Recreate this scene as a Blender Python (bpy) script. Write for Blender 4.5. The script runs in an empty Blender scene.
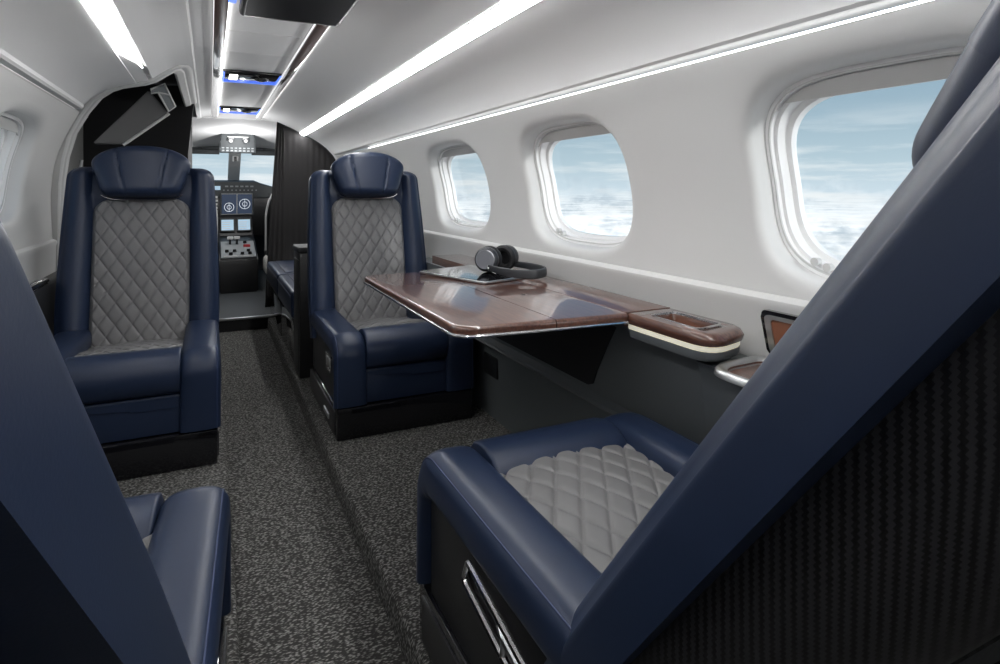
import bpy, bmesh, math, random
from mathutils import Vector, Matrix
random.seed(4)
S = bpy.context.scene
COL = S.collection
PI = math.pi

# ------------------------------------------------------------------ helpers
def link(o, parent=None):
    COL.objects.link(o)
    if parent is not None:
        o.parent = parent
    return o

def shade(me, ang=40):
    for p in me.polygons:
        p.use_smooth = True
    try:
        me.set_sharp_from_angle(angle=math.radians(ang))
    except Exception:
        pass

def mesh_from_bm(name, bm, mat=None, ang=40, fix=True):
    if fix:
        bmesh.ops.recalc_face_normals(bm, faces=bm.faces)
    me = bpy.data.meshes.new(name)
    bm.to_mesh(me); bm.free()
    shade(me, ang)
    if mat is not None:
        for m in (mat if isinstance(mat, (list, tuple)) else [mat]):
            me.materials.append(m)
    return me

def obj(name, bm, mat=None, parent=None, ang=40, loc=None, rot=None, fix=True):
    me = bm if isinstance(bm, bpy.types.Mesh) else mesh_from_bm(name, bm, mat, ang, fix)
    o = bpy.data.objects.new(name, me)
    link(o, parent)
    if loc: o.location = loc
    if rot: o.rotation_euler = rot
    return o

def tag(o, label, cat, group=None):
    o['label'] = label; o['category'] = cat
    if group: o['group'] = group
    return o

def thing(name, label, cat, loc=(0, 0, 0), rotz=0.0, group=None):
    o = bpy.data.objects.new(name, None)
    o.empty_display_size = 0.05
    link(o); o.location = loc; o.rotation_euler = (0, 0, rotz)
    return tag(o, label, cat, group)

def struct(o):
    o['kind'] = 'structure'
    return o

def B():
    return bmesh.new()

def add_box(bm, c, s, bev=0.0, seg=2, rot=None):
    r = bmesh.ops.create_cube(bm, size=1.0)
    vs = r['verts']
    for v in vs:
        v.co = Vector((v.co.x * s[0], v.co.y * s[1], v.co.z * s[2]))
    if bev > 0:
        es = list({e for v in vs for e in v.link_edges})
        rr = bmesh.ops.bevel(bm, geom=es, offset=bev, segments=seg, profile=0.5, affect='EDGES')
        vs = list({v for f in rr['faces'] for v in f.verts} | {v for v in vs if v.is_valid})
    M = (rot.to_4x4() if rot is not None else Matrix.Identity(4))
    for v in vs:
        v.co = (M @ v.co) + Vector(c)
    return vs

def box_minmax(bm, a, b, bev=0.0, seg=2):
    c = [(a[i] + b[i]) / 2 for i in range(3)]
    s = [abs(b[i] - a[i]) for i in range(3)]
    return add_box(bm, c, s, bev, seg)

def add_tube(bm, pts, r, n=8, caps=True, closed=False):
    pts = [Vector(p) for p in pts]
    N = len(pts); rings = []; up = None
    for i, p in enumerate(pts):
        if closed:
            t = pts[(i + 1) % N] - pts[i - 1]
        else:
            t = pts[min(i + 1, N - 1)] - pts[max(i - 1, 0)]
        t.normalize()
        if up is None:
            up = Vector((0, 0, 1)) if abs(t.z) < 0.9 else Vector((1, 0, 0))
        a = t.cross(up)
        if a.length < 1e-6:
            a = t.cross(Vector((0.3, 1, 0.2)))
        a.normalize(); b = a.cross(t).normalized(); up = b
        rr = r[i] if isinstance(r, (list, tuple)) else r
        rings.append([bm.verts.new(p + rr * (math.cos(2 * PI * k / n) * a + math.sin(2 * PI * k / n) * b)) for k in range(n)])
    for i in range(N if closed else N - 1):
        A, C = rings[i], rings[(i + 1) % N]
        for k in range(n):
            bm.faces.new((A[k], A[(k + 1) % n], C[(k + 1) % n], C[k]))
    if caps and not closed:
        bm.faces.new(rings[0][::-1]); bm.faces.new(rings[-1])

def loft(bm, loops, closed=True, cap=True):
    rows = [[bm.verts.new(p) for p in L] for L in loops]
    n = len(rows[0])
    for A, C in zip(rows[:-1], rows[1:]):
        for k in range(n if closed else n - 1):
            bm.faces.new((A[k], A[(k + 1) % n], C[(k + 1) % n], C[k]))
    if cap and closed:
        bm.faces.new(rows[0][::-1]); bm.faces.new(rows[-1])
    return rows

def grid(bm, f, nu, nv):
    vs = [[bm.verts.new(f(i / nu, j / nv)) for i in range(nu + 1)] for j in range(nv + 1)]
    for j in range(nv):
        for i in range(nu):
            bm.faces.new((vs[j][i], vs[j][i + 1], vs[j + 1][i + 1], vs[j + 1][i]))
    return vs

def sup(n, k, N):
    """unit superellipse point k of N"""
    a = 2 * PI * k / N
    c, s = math.cos(a), math.sin(a)
    return (math.copysign(abs(c) ** (2 / n), c), math.copysign(abs(s) ** (2 / n), s))

def interp(tab, x):
    if x <= tab[0][0]: return tab[0][1]
    for (a, va), (b, vb) in zip(tab[:-1], tab[1:]):
        if x <= b:
            t = (x - a) / (b - a)
            return va + (vb - va) * t
    return tab[-1][1]

def smooth_tab(tab, x):
    """catmull-rom through (x, y) table"""
    n = len(tab)
    if x <= tab[0][0]: return tab[0][1]
    if x >= tab[-1][0]: return tab[-1][1]
    for i in range(n - 1):
        if x <= tab[i + 1][0]:
            x0, y0 = tab[i]; x1, y1 = tab[i + 1]
            m0 = (y1 - tab[i - 1][1]) / (x1 - tab[i - 1][0]) if i > 0 else (y1 - y0) / (x1 - x0)
            m1 = (tab[i + 2][1] - y0) / (tab[i + 2][0] - x0) if i < n - 2 else (y1 - y0) / (x1 - x0)
            h = x1 - x0; t = (x - x0) / h
            return ((2*t**3 - 3*t**2 + 1) * y0 + (t**3 - 2*t**2 + t) * h * m0 +
                    (-2*t**3 + 3*t**2) * y1 + (t**3 - t**2) * h * m1)

def round_poly(pts, rad, seg=6):
    out = []
    n = len(pts)
    for i in range(n):
        p = Vector(pts[i]); a = Vector(pts[i - 1]); b = Vector(pts[(i + 1) % n])
        r = rad[i] if isinstance(rad, (list, tuple)) else rad
        if r <= 0:
            out.append((p.x, p.y)); continue
        u = (a - p).normalized(); v = (b - p).normalized()
        ang = u.angle(v); d = min(r / math.tan(ang / 2), (a - p).length * .49, (b - p).length * .49)
        for k in range(seg + 1):
            t = k / seg
            q = (1 - t) ** 2 * (p + u * d) + 2 * t * (1 - t) * p + t * t * (p + v * d)
            out.append((q.x, q.y))
    return out

def slab(bm, outline, z0, z1, bev=0.0, seg=3, skip=None):
    vs = [bm.verts.new((x, y, z0)) for x, y in outline]
    f = bm.faces.new(vs)
    r = bmesh.ops.extrude_face_region(bm, geom=[f])
    top = [e for e in r['geom'] if isinstance(e, bmesh.types.BMVert)]
    for v in top: v.co.z = z1
    if bev > 0:
        ts = set(top); bs = set(vs)
        es = [e for e in bm.edges if (e.verts[0] in ts and e.verts[1] in ts) or (e.verts[0] in bs and e.verts[1] in bs)]
        if skip:
            es = [e for e in es if not skip(e.verts[0].co, e.verts[1].co)]
        bmesh.ops.bevel(bm, geom=es, offset=bev, segments=seg, profile=0.5, affect='EDGES', clamp_overlap=True)

def ring_slab(bm, outer, inner, z0, z1):
    n = len(outer)
    o0 = [bm.verts.new((x, y, z0)) for x, y in outer]; o1 = [bm.verts.new((x, y, z1)) for x, y in outer]
    i0 = [bm.verts.new((x, y, z0)) for x, y in inner]; i1 = [bm.verts.new((x, y, z1)) for x, y in inner]
    for k in range(n):
        j = (k + 1) % n
        bm.faces.new((o0[k], o0[j], o1[j], o1[k])); bm.faces.new((i0[j], i0[k], i1[k], i1[j]))
        bm.faces.new((o1[k], o1[j], i1[j], i1[k])); bm.faces.new((o0[j], o0[k], i0[k], i0[j]))

def extrude_yz(bm, prof, x0, x1, rnd=0.0):
    """closed yz profile extruded along x, ends drawn in by rnd"""
    cy = sum(p[0] for p in prof) / len(prof); cz = sum(p[1] for p in prof) / len(prof)
    size = max(max(abs(p[0] - cy), abs(p[1] - cz)) for p in prof)
    secs = [(x0, 1.0), (x1, 1.0)]
    if rnd > 0:
        secs = []
        for k in range(6):
            a = PI / 2 * k / 5
            secs.append((x0 + rnd * (1 - math.sin(a)), 1 - rnd / size * (1 - math.cos(PI/2 - a)) if False else 1 - (rnd / size) * (1 - math.sin(a))))
        s2 = []
        for k in range(6):
            a = PI / 2 * k / 5
            s2.append((x0 + rnd * (1 - math.cos(a)), 1 - (rnd / size) * (1 - math.sin(a))))
        secs = s2 + [(x1 - (s[0] - x0), s[1]) for s in reversed(s2)]
    loft(bm, [[(x, cy + (p[0] - cy) * s, cz + (p[1] - cz) * s) for p in prof] for x, s in secs])

# ------------------------------------------------------------------ materials
def new_mat(name):
    m = bpy.data.materials.new(name); m.use_nodes = True
    nt = m.node_tree
    return m, nt, nt.nodes['Principled BSDF']

def setin(b, key, val):
    if key in b.inputs: b.inputs[key].default_value = val

def mat(name, col, rough=0.5, metal=0.0, coat=0.0, bump=None, spec=0.5, var=None, coat_rough=0.05):
    m, nt, b = new_mat(name)
    setin(b, 'Base Color', (*col, 1)); setin(b, 'Roughness', rough); setin(b, 'Metallic', metal)
    setin(b, 'Coat Weight', coat); setin(b, 'Coat Roughness', coat_rough); setin(b, 'Specular IOR Level', spec)
    tc = nt.nodes.new('ShaderNodeTexCoord')
    if bump:
        n = nt.nodes.new('ShaderNodeTexNoise'); n.inputs['Scale'].default_value = bump[0]; n.inputs['Detail'].default_value = 3
        nt.links.new(tc.outputs['Object'], n.inputs['Vector'])
        bp = nt.nodes.new('ShaderNodeBump'); bp.inputs['Strength'].default_value = bump[1]; bp.inputs['Distance'].default_value = bump[2]
        nt.links.new(n.outputs['Fac'], bp.inputs['Height']); nt.links.new(bp.outputs['Normal'], b.inputs['Normal'])
    if var:
        n2 = nt.nodes.new('ShaderNodeTexNoise'); n2.inputs['Scale'].default_value = var[0]; n2.inputs['Detail'].default_value = 4
        nt.links.new(tc.outputs['Object'], n2.inputs['Vector'])
        mx = nt.nodes.new('ShaderNodeMix'); mx.data_type = 'RGBA'
        mx.inputs[6].default_value = (*[c * (1 - var[1]) for c in col], 1); mx.inputs[7].default_value = (*[min(1, c * (1 + var[1])) for c in col], 1)
        nt.links.new(n2.outputs['Fac'], mx.inputs[0]); nt.links.new(mx.outputs[2], b.inputs['Base Color'])
    return m

def emit(name, col, strength):
    m, nt, b = new_mat(name)
    setin(b, 'Base Color', (*col, 1)); setin(b, 'Emission Color', (*col, 1)); setin(b, 'Emission Strength', strength)
    return m

M = {}
M['blue'] = mat('blue_leather', (0.0130, 0.0228, 0.052), 0.40, bump=(520, 0.12, 0.0006), var=(9, 0.10), spec=0.36)
M['blue_seam'] = mat('blue_stitching', (0.020, 0.034, 0.090), 0.6)
M['quilt'] = mat('grey_quilted_leather', (0.142, 0.140, 0.142), 0.52, bump=(600, 0.12, 0.0005))
M['wall'] = mat('ivory_panel', (0.63, 0.63, 0.625), 0.62, bump=(300, 0.04, 0.0005), var=(3, 0.02))
M['ceil'] = mat('ivory_headliner', (0.82, 0.82, 0.82), 0.75, bump=(420, 0.10, 0.0006))
M['liner'] = mat('white_window_liner', (0.86, 0.86, 0.86), 0.4)
M['shade'] = mat('grey_window_shade', (0.62, 0.62, 0.61), 0.6)
M['greyp'] = mat('slate_side_panel', (0.115, 0.126, 0.132), 0.42, bump=(350, 0.08, 0.0005))
M['grey_dark'] = mat('charcoal_panel', (0.018, 0.019, 0.021), 0.45)
M['black'] = mat('black_satin', (0.008, 0.008, 0.009), 0.35)
M['blackm'] = mat('black_matte', (0.006, 0.006, 0.007), 0.8)
M['gloss'] = mat('black_gloss', (0.006, 0.006, 0.008), 0.08, coat=0.5)
M['chrome'] = mat('brushed_chrome', (0.72, 0.72, 0.73), 0.16, metal=1.0)
M['alu'] = mat('satin_aluminium', (0.55, 0.56, 0.57), 0.32, metal=1.0)
M['brown'] = mat('brown_leather', (0.19, 0.070, 0.035), 0.5, bump=(500, 0.1, 0.0005))
M['curtain'] = mat('charcoal_curtain', (0.015, 0.014, 0.0145), 0.9, bump=(700, 0.2, 0.001))
M['midgrey'] = mat('mid_grey_panel', (0.16, 0.16, 0.16), 0.6)
M['cream'] = emit('cream_light_lens', (0.95, 0.90, 0.72), 0.30)
M['cock'] = mat('cockpit_grey', (0.055, 0.062, 0.066), 0.6)
M['cocklight'] = mat('cockpit_light_grey', (0.30, 0.32, 0.33), 0.6)
M['white'] = mat('white_plastic', (0.75, 0.75, 0.74), 0.4)
M['red'] = mat('red_plastic', (0.5, 0.03, 0.04), 0.4)
M['wool'] = mat('cream_sheepskin', (0.62, 0.60, 0.56), 0.95, bump=(200, 0.8, 0.004))
M['led'] = emit('cove_led', (1.0, 1.0, 0.995), 29.0)
M['led_short'] = emit('cove_led_short', (1.0, 1.0, 0.995), 16.0)
M['wash'] = emit('wash_led', (1.0, 1.0, 0.99), 6.0)
M['rail_fill'] = emit('rail_fill_glow', (1.0, 1.0, 0.99), 4.0)  # glow added beside the rails to brighten the ceiling, in three strengths
M['rail_dim'] = emit('rail_fill_glow_dim', (1.0, 1.0, 0.99), 0.8)
M['rail_soft'] = emit('rail_fill_glow_soft', (1.0, 1.0, 0.99), 0.9)
M['tv'] = mat('monitor_black', (0.004, 0.004, 0.005), 0.35, spec=0.2)
M['panel'] = mat('white_ceiling_panel', (0.88, 0.88, 0.88), 0.7)
M['spot'] = emit('reading_lamp_lens', (1.0, 0.97, 0.92), 6.0)
M['blueled'] = emit('blue_accent_led', (0.10, 0.22, 1.0), 1.2)
M['head'] = mat('headphone_grey', (0.035, 0.037, 0.042), 0.4)
M['headm'] = mat('spun_headphone_metal', (0.30, 0.31, 0.34), 0.30, metal=0.9)
M['pad'] = mat('headphone_pad', (0.016, 0.016, 0.018), 0.6)

def wood_mat():
    m, nt, b = new_mat('polished_walnut')
    tc = nt.nodes.new('ShaderNodeTexCoord'); mp = nt.nodes.new('ShaderNodeMapping')
    mp.inputs['Scale'].default_value = (60, 5, 60)
    nt.links.new(tc.outputs['Object'], mp.inputs['Vector'])
    n = nt.nodes.new('ShaderNodeTexNoise'); n.inputs['Scale'].default_value = 3; n.inputs['Detail'].default_value = 6; n.inputs['Distortion'].default_value = 0.4
    nt.links.new(mp.outputs['Vector'], n.inputs['Vector'])
    r = nt.nodes.new('ShaderNodeValToRGB')
    r.color_ramp.elements[0].position = 0.32; r.color_ramp.elements[0].color = (0.060, 0.022, 0.014, 1)
    r.color_ramp.elements[1].position = 0.68; r.color_ramp.elements[1].color = (0.135, 0.056, 0.036, 1)
    nt.links.new(n.outputs['Fac'], r.inputs['Fac']); nt.links.new(r.outputs['Color'], b.inputs['Base Color'])
    setin(b, 'Roughness', 0.30); setin(b, 'Coat Weight', 1.0); setin(b, 'Coat Roughness', 0.03)
    return m
M['wood'] = wood_mat()

def carpet_mat():
    m, nt, b = new_mat('charcoal_loop_carpet')
    tc = nt.nodes.new('ShaderNodeTexCoord')
    mp = nt.nodes.new('ShaderNodeMapping'); mp.inputs['Scale'].default_value = (1.0, 2.0, 1.0)
    nt.links.new(tc.outputs['Object'], mp.inputs['Vector'])
    v = nt.nodes.new('ShaderNodeTexVoronoi'); v.inputs['Scale'].default_value = 120
    nt.links.new(mp.outputs['Vector'], v.inputs['Vector'])
    n = nt.nodes.new('ShaderNodeTexNoise'); n.inputs['Scale'].default_value = 90; n.inputs['Detail'].default_value = 4
    nt.links.new(mp.outputs['Vector'], n.inputs['Vector'])
    mul = nt.nodes.new('ShaderNodeMath'); mul.operation = 'MULTIPLY_ADD'
    mul.inputs[1].default_value = -0.9; nt.links.new(v.outputs['Distance'], mul.inputs[0]); nt.links.new(n.outputs['Fac'], mul.inputs[2])
    r = nt.nodes.new('ShaderNodeValToRGB')
    r.color_ramp.elements[0].position = 0.0; r.color_ramp.elements[0].color = (0.045, 0.044, 0.042, 1)
    r.color_ramp.elements[1].position = 0.42; r.color_ramp.elements[1].color = (0.31, 0.305, 0.29, 1)
    nt.links.new(mul.outputs[0], r.inputs['Fac']); nt.links.new(r.outputs['Color'], b.inputs['Base Color'])
    setin(b, 'Roughness', 0.95); setin(b, 'Specular IOR Level', 0.15)
    bp = nt.nodes.new('ShaderNodeBump'); bp.inputs['Strength'].default_value = 0.9; bp.inputs['Distance'].default_value = 0.004
    nt.links.new(mul.outputs[0], bp.inputs['Height']); nt.links.new(bp.outputs['Normal'], b.inputs['Normal'])
    return m
M['carpet'] = carpet_mat()

def carbon_mat():
    """2x2 twill weave: alternating warp and weft blocks stepping sideways every row"""
    m, nt, b = new_mat('carbon_fibre_twill')
    tc = nt.nodes.new('ShaderNodeTexCoord'); sx = nt.nodes.new('ShaderNodeSeparateXYZ')
    nt.links.new(tc.outputs['Object'], sx.inputs[0])
    def math_n(op, a, c=None):
        n = nt.nodes.new('ShaderNodeMath'); n.operation = op
        for i, q in enumerate((a, c)):
            if q is None: continue
            if isinstance(q, (int, float)): n.inputs[i].default_value = q
            else: nt.links.new(q, n.inputs[i])
        return n.outputs[0]
    xy = math_n('SUBTRACT', sx.outputs['X'], sx.outputs['Y'])
    X = math_n('MULTIPLY', xy, 330.0); Z = math_n('MULTIPLY', sx.outputs['Z'], 300.0)
    row = math_n('FLOOR', Z)
    sh = math_n('ADD', X, row)
    fr = math_n('FRACT', math_n('MULTIPLY', sh, 0.25))
    warp = math_n('GREATER_THAN', fr, 0.5)
    mx = nt.nodes.new('ShaderNodeMix'); mx.data_type = 'RGBA'
    mx.inputs[6].default_value = (0.004, 0.004, 0.005, 1); mx.inputs[7].default_value = (0.021, 0.021, 0.024, 1)
    nt.links.new(warp, mx.inputs[0]); nt.links.new(mx.outputs[2], b.inputs['Base Color'])
    setin(b, 'Roughness', 0.35); setin(b, 'Coat Weight', 0.25); setin(b, 'Coat Roughness', 0.25)
    bp = nt.nodes.new('ShaderNodeBump'); bp.inputs['Strength'].default_value = 0.3; bp.inputs['Distance'].default_value = 0.001
    nt.links.new(warp, bp.inputs['Height']); nt.links.new(bp.outputs['Normal'], b.inputs['Normal'])
    return m
M['carbon'] = carbon_mat()

def glass_mat():
    m = bpy.data.materials.new('clear_acrylic'); m.use_nodes = True
    nt = m.node_tree; nt.nodes.clear()
    out = nt.nodes.new('ShaderNodeOutputMaterial'); mix = nt.nodes.new('ShaderNodeMixShader')
    tr = nt.nodes.new('ShaderNodeBsdfTransparent'); gl = nt.nodes.new('ShaderNodeBsdfGlossy'); fr = nt.nodes.new('ShaderNodeLayerWeight')
    tr.inputs['Color'].default_value = (0.97, 0.985, 0.99, 1); gl.inputs['Roughness'].default_value = 0.02
    fr.inputs['Blend'].default_value = 0.5
    pw = nt.nodes.new('ShaderNodeMath'); pw.operation = 'POWER'; pw.inputs[1].default_value = 5.0
    ml = nt.nodes.new('ShaderNodeMath'); ml.operation = 'MULTIPLY_ADD'; ml.inputs[1].default_value = 0.5; ml.inputs[2].default_value = 0.02
    nt.links.new(fr.outputs['Facing'], pw.inputs[0]); nt.links.new(pw.outputs[0], ml.inputs[0])
    nt.links.new(ml.outputs[0], mix.inputs[0]); nt.links.new(tr.outputs[0], mix.inputs[1]); nt.links.new(gl.outputs[0], mix.inputs[2])
    nt.links.new(mix.outputs[0], out.inputs['Surface'])
    return m
M['glass'] = glass_mat()

def screen_mat(name, base, lines, strength):
    """avionics display: dark field with concentric rings and ticks"""
    m, nt, b = new_mat(name)
    tc = nt.nodes.new('ShaderNodeTexCoord')
    w = nt.nodes.new('ShaderNodeTexWave'); w.wave_type = 'RINGS'; w.rings_direction = 'Y'; w.inputs['Scale'].default_value = 5.5
    nt.links.new(tc.outputs['Object'], w.inputs['Vector'])
    r = nt.nodes.new('ShaderNodeValToRGB')
    r.color_ramp.elements[0].position = 0.80; r.color_ramp.elements[0].color = (*base, 1)
    r.color_ramp.elements[1].position = 0.95; r.color_ramp.elements[1].color = (*lines, 1)
    nt.links.new(w.outputs['Fac'], r.inputs['Fac'])
    setin(b, 'Base Color', (0.01, 0.01, 0.01, 1)); setin(b, 'Roughness', 0.15)
    setin(b, 'Emission Color', (*base, 1)); setin(b, 'Emission Strength', strength)
    return m
M['screen'] = screen_mat('navigation_display', (0.035, 0.05, 0.085), (0.5, 0.55, 0.6), 1.0)
M['screen2'] = emit('pale_blue_display', (0.30, 0.42, 0.52), 0.9)
M['screenline'] = emit('display_symbols', (0.75, 0.80, 0.85), 0.9)

# ------------------------------------------------------------------ world: sky over a cloud deck
def build_world():
    w = bpy.data.worlds.new('sky'); S.world = w; w.use_nodes = True
    nt = w.node_tree; nt.nodes.clear()
    out = nt.nodes.new('ShaderNodeOutputWorld'); bg = nt.nodes.new('ShaderNodeBackground')
    tc = nt.nodes.new('ShaderNodeTexCoord'); sx = nt.nodes.new('ShaderNodeSeparateXYZ')
    nt.links.new(tc.outputs['Generated'], sx.inputs[0])
    def mth(op, a, c=None, d=None):
        n = nt.nodes.new('ShaderNodeMath'); n.operation = op
        for i, q in enumerate((a, c, d)):
            if q is None: continue
            if isinstance(q, (int, float)): n.inputs[i].default_value = q
            else: nt.links.new(q, n.inputs[i])
        return n.outputs[0]
    z = sx.outputs['Z']
    ramp = nt.nodes.new('ShaderNodeValToRGB')     # clear-sky gradient over elevation
    e = ramp.color_ramp.elements
    e[0].position = 0.0; e[0].color = (0.80, 0.88, 0.93, 1)
    e[1].position = 1.0; e[1].color = (0.10, 0.22, 0.38, 1)
    for p, c in ((0.04, (0.68, 0.80, 0.88, 1)), (0.12, (0.52, 0.66, 0.74, 1)), (0.25, (0.36, 0.50, 0.60, 1)), (0.5, (0.18, 0.33, 0.48, 1))):
        q = e.new(p); q.color = c
    nt.links.new(mth('MULTIPLY', mth('ADD', z, 0.03), 1.6), ramp.inputs['Fac'])
    # cloud deck seen in perspective: divide by depth below the eye
    dep = mth('MAXIMUM', mth('ABSOLUTE', mth('SUBTRACT', z, 0.02)), 0.02)
    cx = mth('DIVIDE', sx.outputs['X'], dep); cy = mth('DIVIDE', sx.outputs['Y'], dep)
    cmb = nt.nodes.new('ShaderNodeCombineXYZ'); nt.links.new(cx, cmb.inputs[0]); nt.links.new(cy, cmb.inputs[1])
    n1 = nt.nodes.new('ShaderNodeTexNoise'); n1.inputs['Scale'].default_value = 0.75; n1.inputs['Detail'].default_value = 8; n1.inputs['Roughness'].default_value = 0.62
    nt.links.new(cmb.outputs[0], n1.inputs['Vector'])
    # billow detail in view angle
    mp = nt.nodes.new('ShaderNodeMapping'); mp.inputs['Scale'].default_value = (22, 22, 40)
    nt.links.new(tc.outputs['Generated'], mp.inputs['Vector'])
    n2 = nt.nodes.new('ShaderNodeTexNoise'); n2.inputs['Scale'].default_value = 1.0; n2.inputs['Detail'].default_value = 8; n2.inputs['Roughness'].default_value = 0.6
    nt.links.new(mp.outputs['Vector'], n2.inputs['Vector'])
    bil = mth('ADD', mth('MULTIPLY', n1.outputs['Fac'], 0.4), mth('MULTIPLY', n2.outputs['Fac'], 0.6))
    cr = nt.nodes.new('ShaderNodeValToRGB')
    cr.color_ramp.elements[0].position = 0.40; cr.color_ramp.elements[0].color = (0.58, 0.68, 0.76, 1)
    cr.color_ramp.elements[1].position = 0.58; cr.color_ramp.elements[1].color = (1.3, 1.31, 1.32, 1)
    nt.links.new(bil, cr.inputs['Fac'])
    # deck cover rises below the horizon; ragged edge
    edge = mth('ADD', z, mth('MULTIPLY', mth('SUBTRACT', n2.outputs['Fac'], 0.5), 0.14))
    mr = nt.nodes.new('ShaderNodeMapRange'); mr.inputs['From Min'].default_value = 0.010; mr.inputs['From Max'].default_value = -0.045
    nt.links.new(edge, mr.inputs['Value'])
    mix1 = nt.nodes.new('ShaderNodeMix'); mix1.data_type = 'RGBA'
    nt.links.new(mr.outputs[0], mix1.inputs[0]); nt.links.new(ramp.outputs['Color'], mix1.inputs[6]); nt.links.new(cr.outputs['Color'], mix1.inputs[7])
    # thin streaks of cirrus above the horizon
    mp2 = nt.nodes.new('ShaderNodeMapping'); mp2.inputs['Scale'].default_value = (5, 5, 46)
    nt.links.new(tc.outputs['Generated'], mp2.inputs['Vector'])
    n3 = nt.nodes.new('ShaderNodeTexNoise'); n3.inputs['Scale'].default_value = 1.0; n3.inputs['Detail'].default_value = 7; n3.inputs['Roughness'].default_value = 0.6
    nt.links.new(mp2.outputs['Vector'], n3.inputs['Vector'])
    st = nt.nodes.new('ShaderNodeMapRange'); st.inputs['From Min'].default_value = 0.47; st.inputs['From Max'].default_value = 0.66
    nt.links.new(n3.outputs['Fac'], st.inputs['Value'])
    fade = nt.nodes.new('ShaderNodeMapRange'); fade.inputs['From Min'].default_value = 0.13; fade.inputs['From Max'].default_value = 0.02
    nt.links.new(z, fade.inputs['Value'])
    mix2 = nt.nodes.new('ShaderNodeMix'); mix2.data_type = 'RGBA'
    nt.links.new(mth('MULTIPLY', mth('MULTIPLY', st.outputs[0], fade.outputs[0]), 0.85), mix2.inputs[0])
    nt.links.new(mix1.outputs[2], mix2.inputs[6]); mix2.inputs[7].default_value = (0.98, 1.0, 1.0, 1)
    nt.links.new(mix2.outputs[2], bg.inputs['Color']); bg.inputs['Strength'].default_value = 1.0
    nt.links.new(bg.outputs[0], out.inputs['Surface'])
build_world()

# ------------------------------------------------------------------ room shell
# x = 0 is the camera's plane along the aisle, y runs forward to the cockpit, z = 0 is the sunken aisle
YA, YF = -1.0, 4.86
RF = 0.07                       # raised floor on either side of the aisle
AX0, AX1 = 0.052, 0.357         # aisle edges

XR = [(0.60, 1.0), (0.74, 1.015), (0.85, 1.018), (0.96, 1.006), (1.06, 0.978), (1.14, 0.946), (1.212, 0.906)]
XL = [(0.55, -0.60), (0.74, -0.605), (0.85, -0.61), (0.96, -0.608), (1.08, -0.585), (1.18, -0.54), (1.267, -0.485)]

def build_floor():
    bm = B()
    prof = [(-0.75, RF), (AX0 - 0.012, RF), (AX0 - 0.004, RF - 0.003), (AX0, RF - 0.012), (AX0 + 0.002, 0.0), (AX1 - 0.002, 0.0), (AX1, RF - 0.012), (AX1 + 0.004, RF - 0.003), (AX1 + 0.012, RF), (1.12, RF)]
    loops = []
    ys = [YA, 4.42]
    for y in ys:
        loops.append([(x, y, z) for x, z in prof] )
    loft(bm, loops, closed=False, cap=False)
    struct(obj('floor', bm, M['carpet'], ang=50, fix=False))
build_floor()
bm = B(); box_minmax(bm, (-0.64, YA, RF), (-0.602, 3.16, 0.56), 0.004); struct(obj('wall_left_lower', bm, M['grey_dark']))

def half_dims(ya, yb, za, zb, e):
    return ((yb - ya) / 2 - e, (zb - za) / 2 - e)

def sup_at(theta, a, b, n):
    c, s = math.cos(theta), math.sin(theta)
    r = (abs(c / a) ** n + abs(s / b) ** n) ** (-1 / n)
    return r * c, r * s

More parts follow.
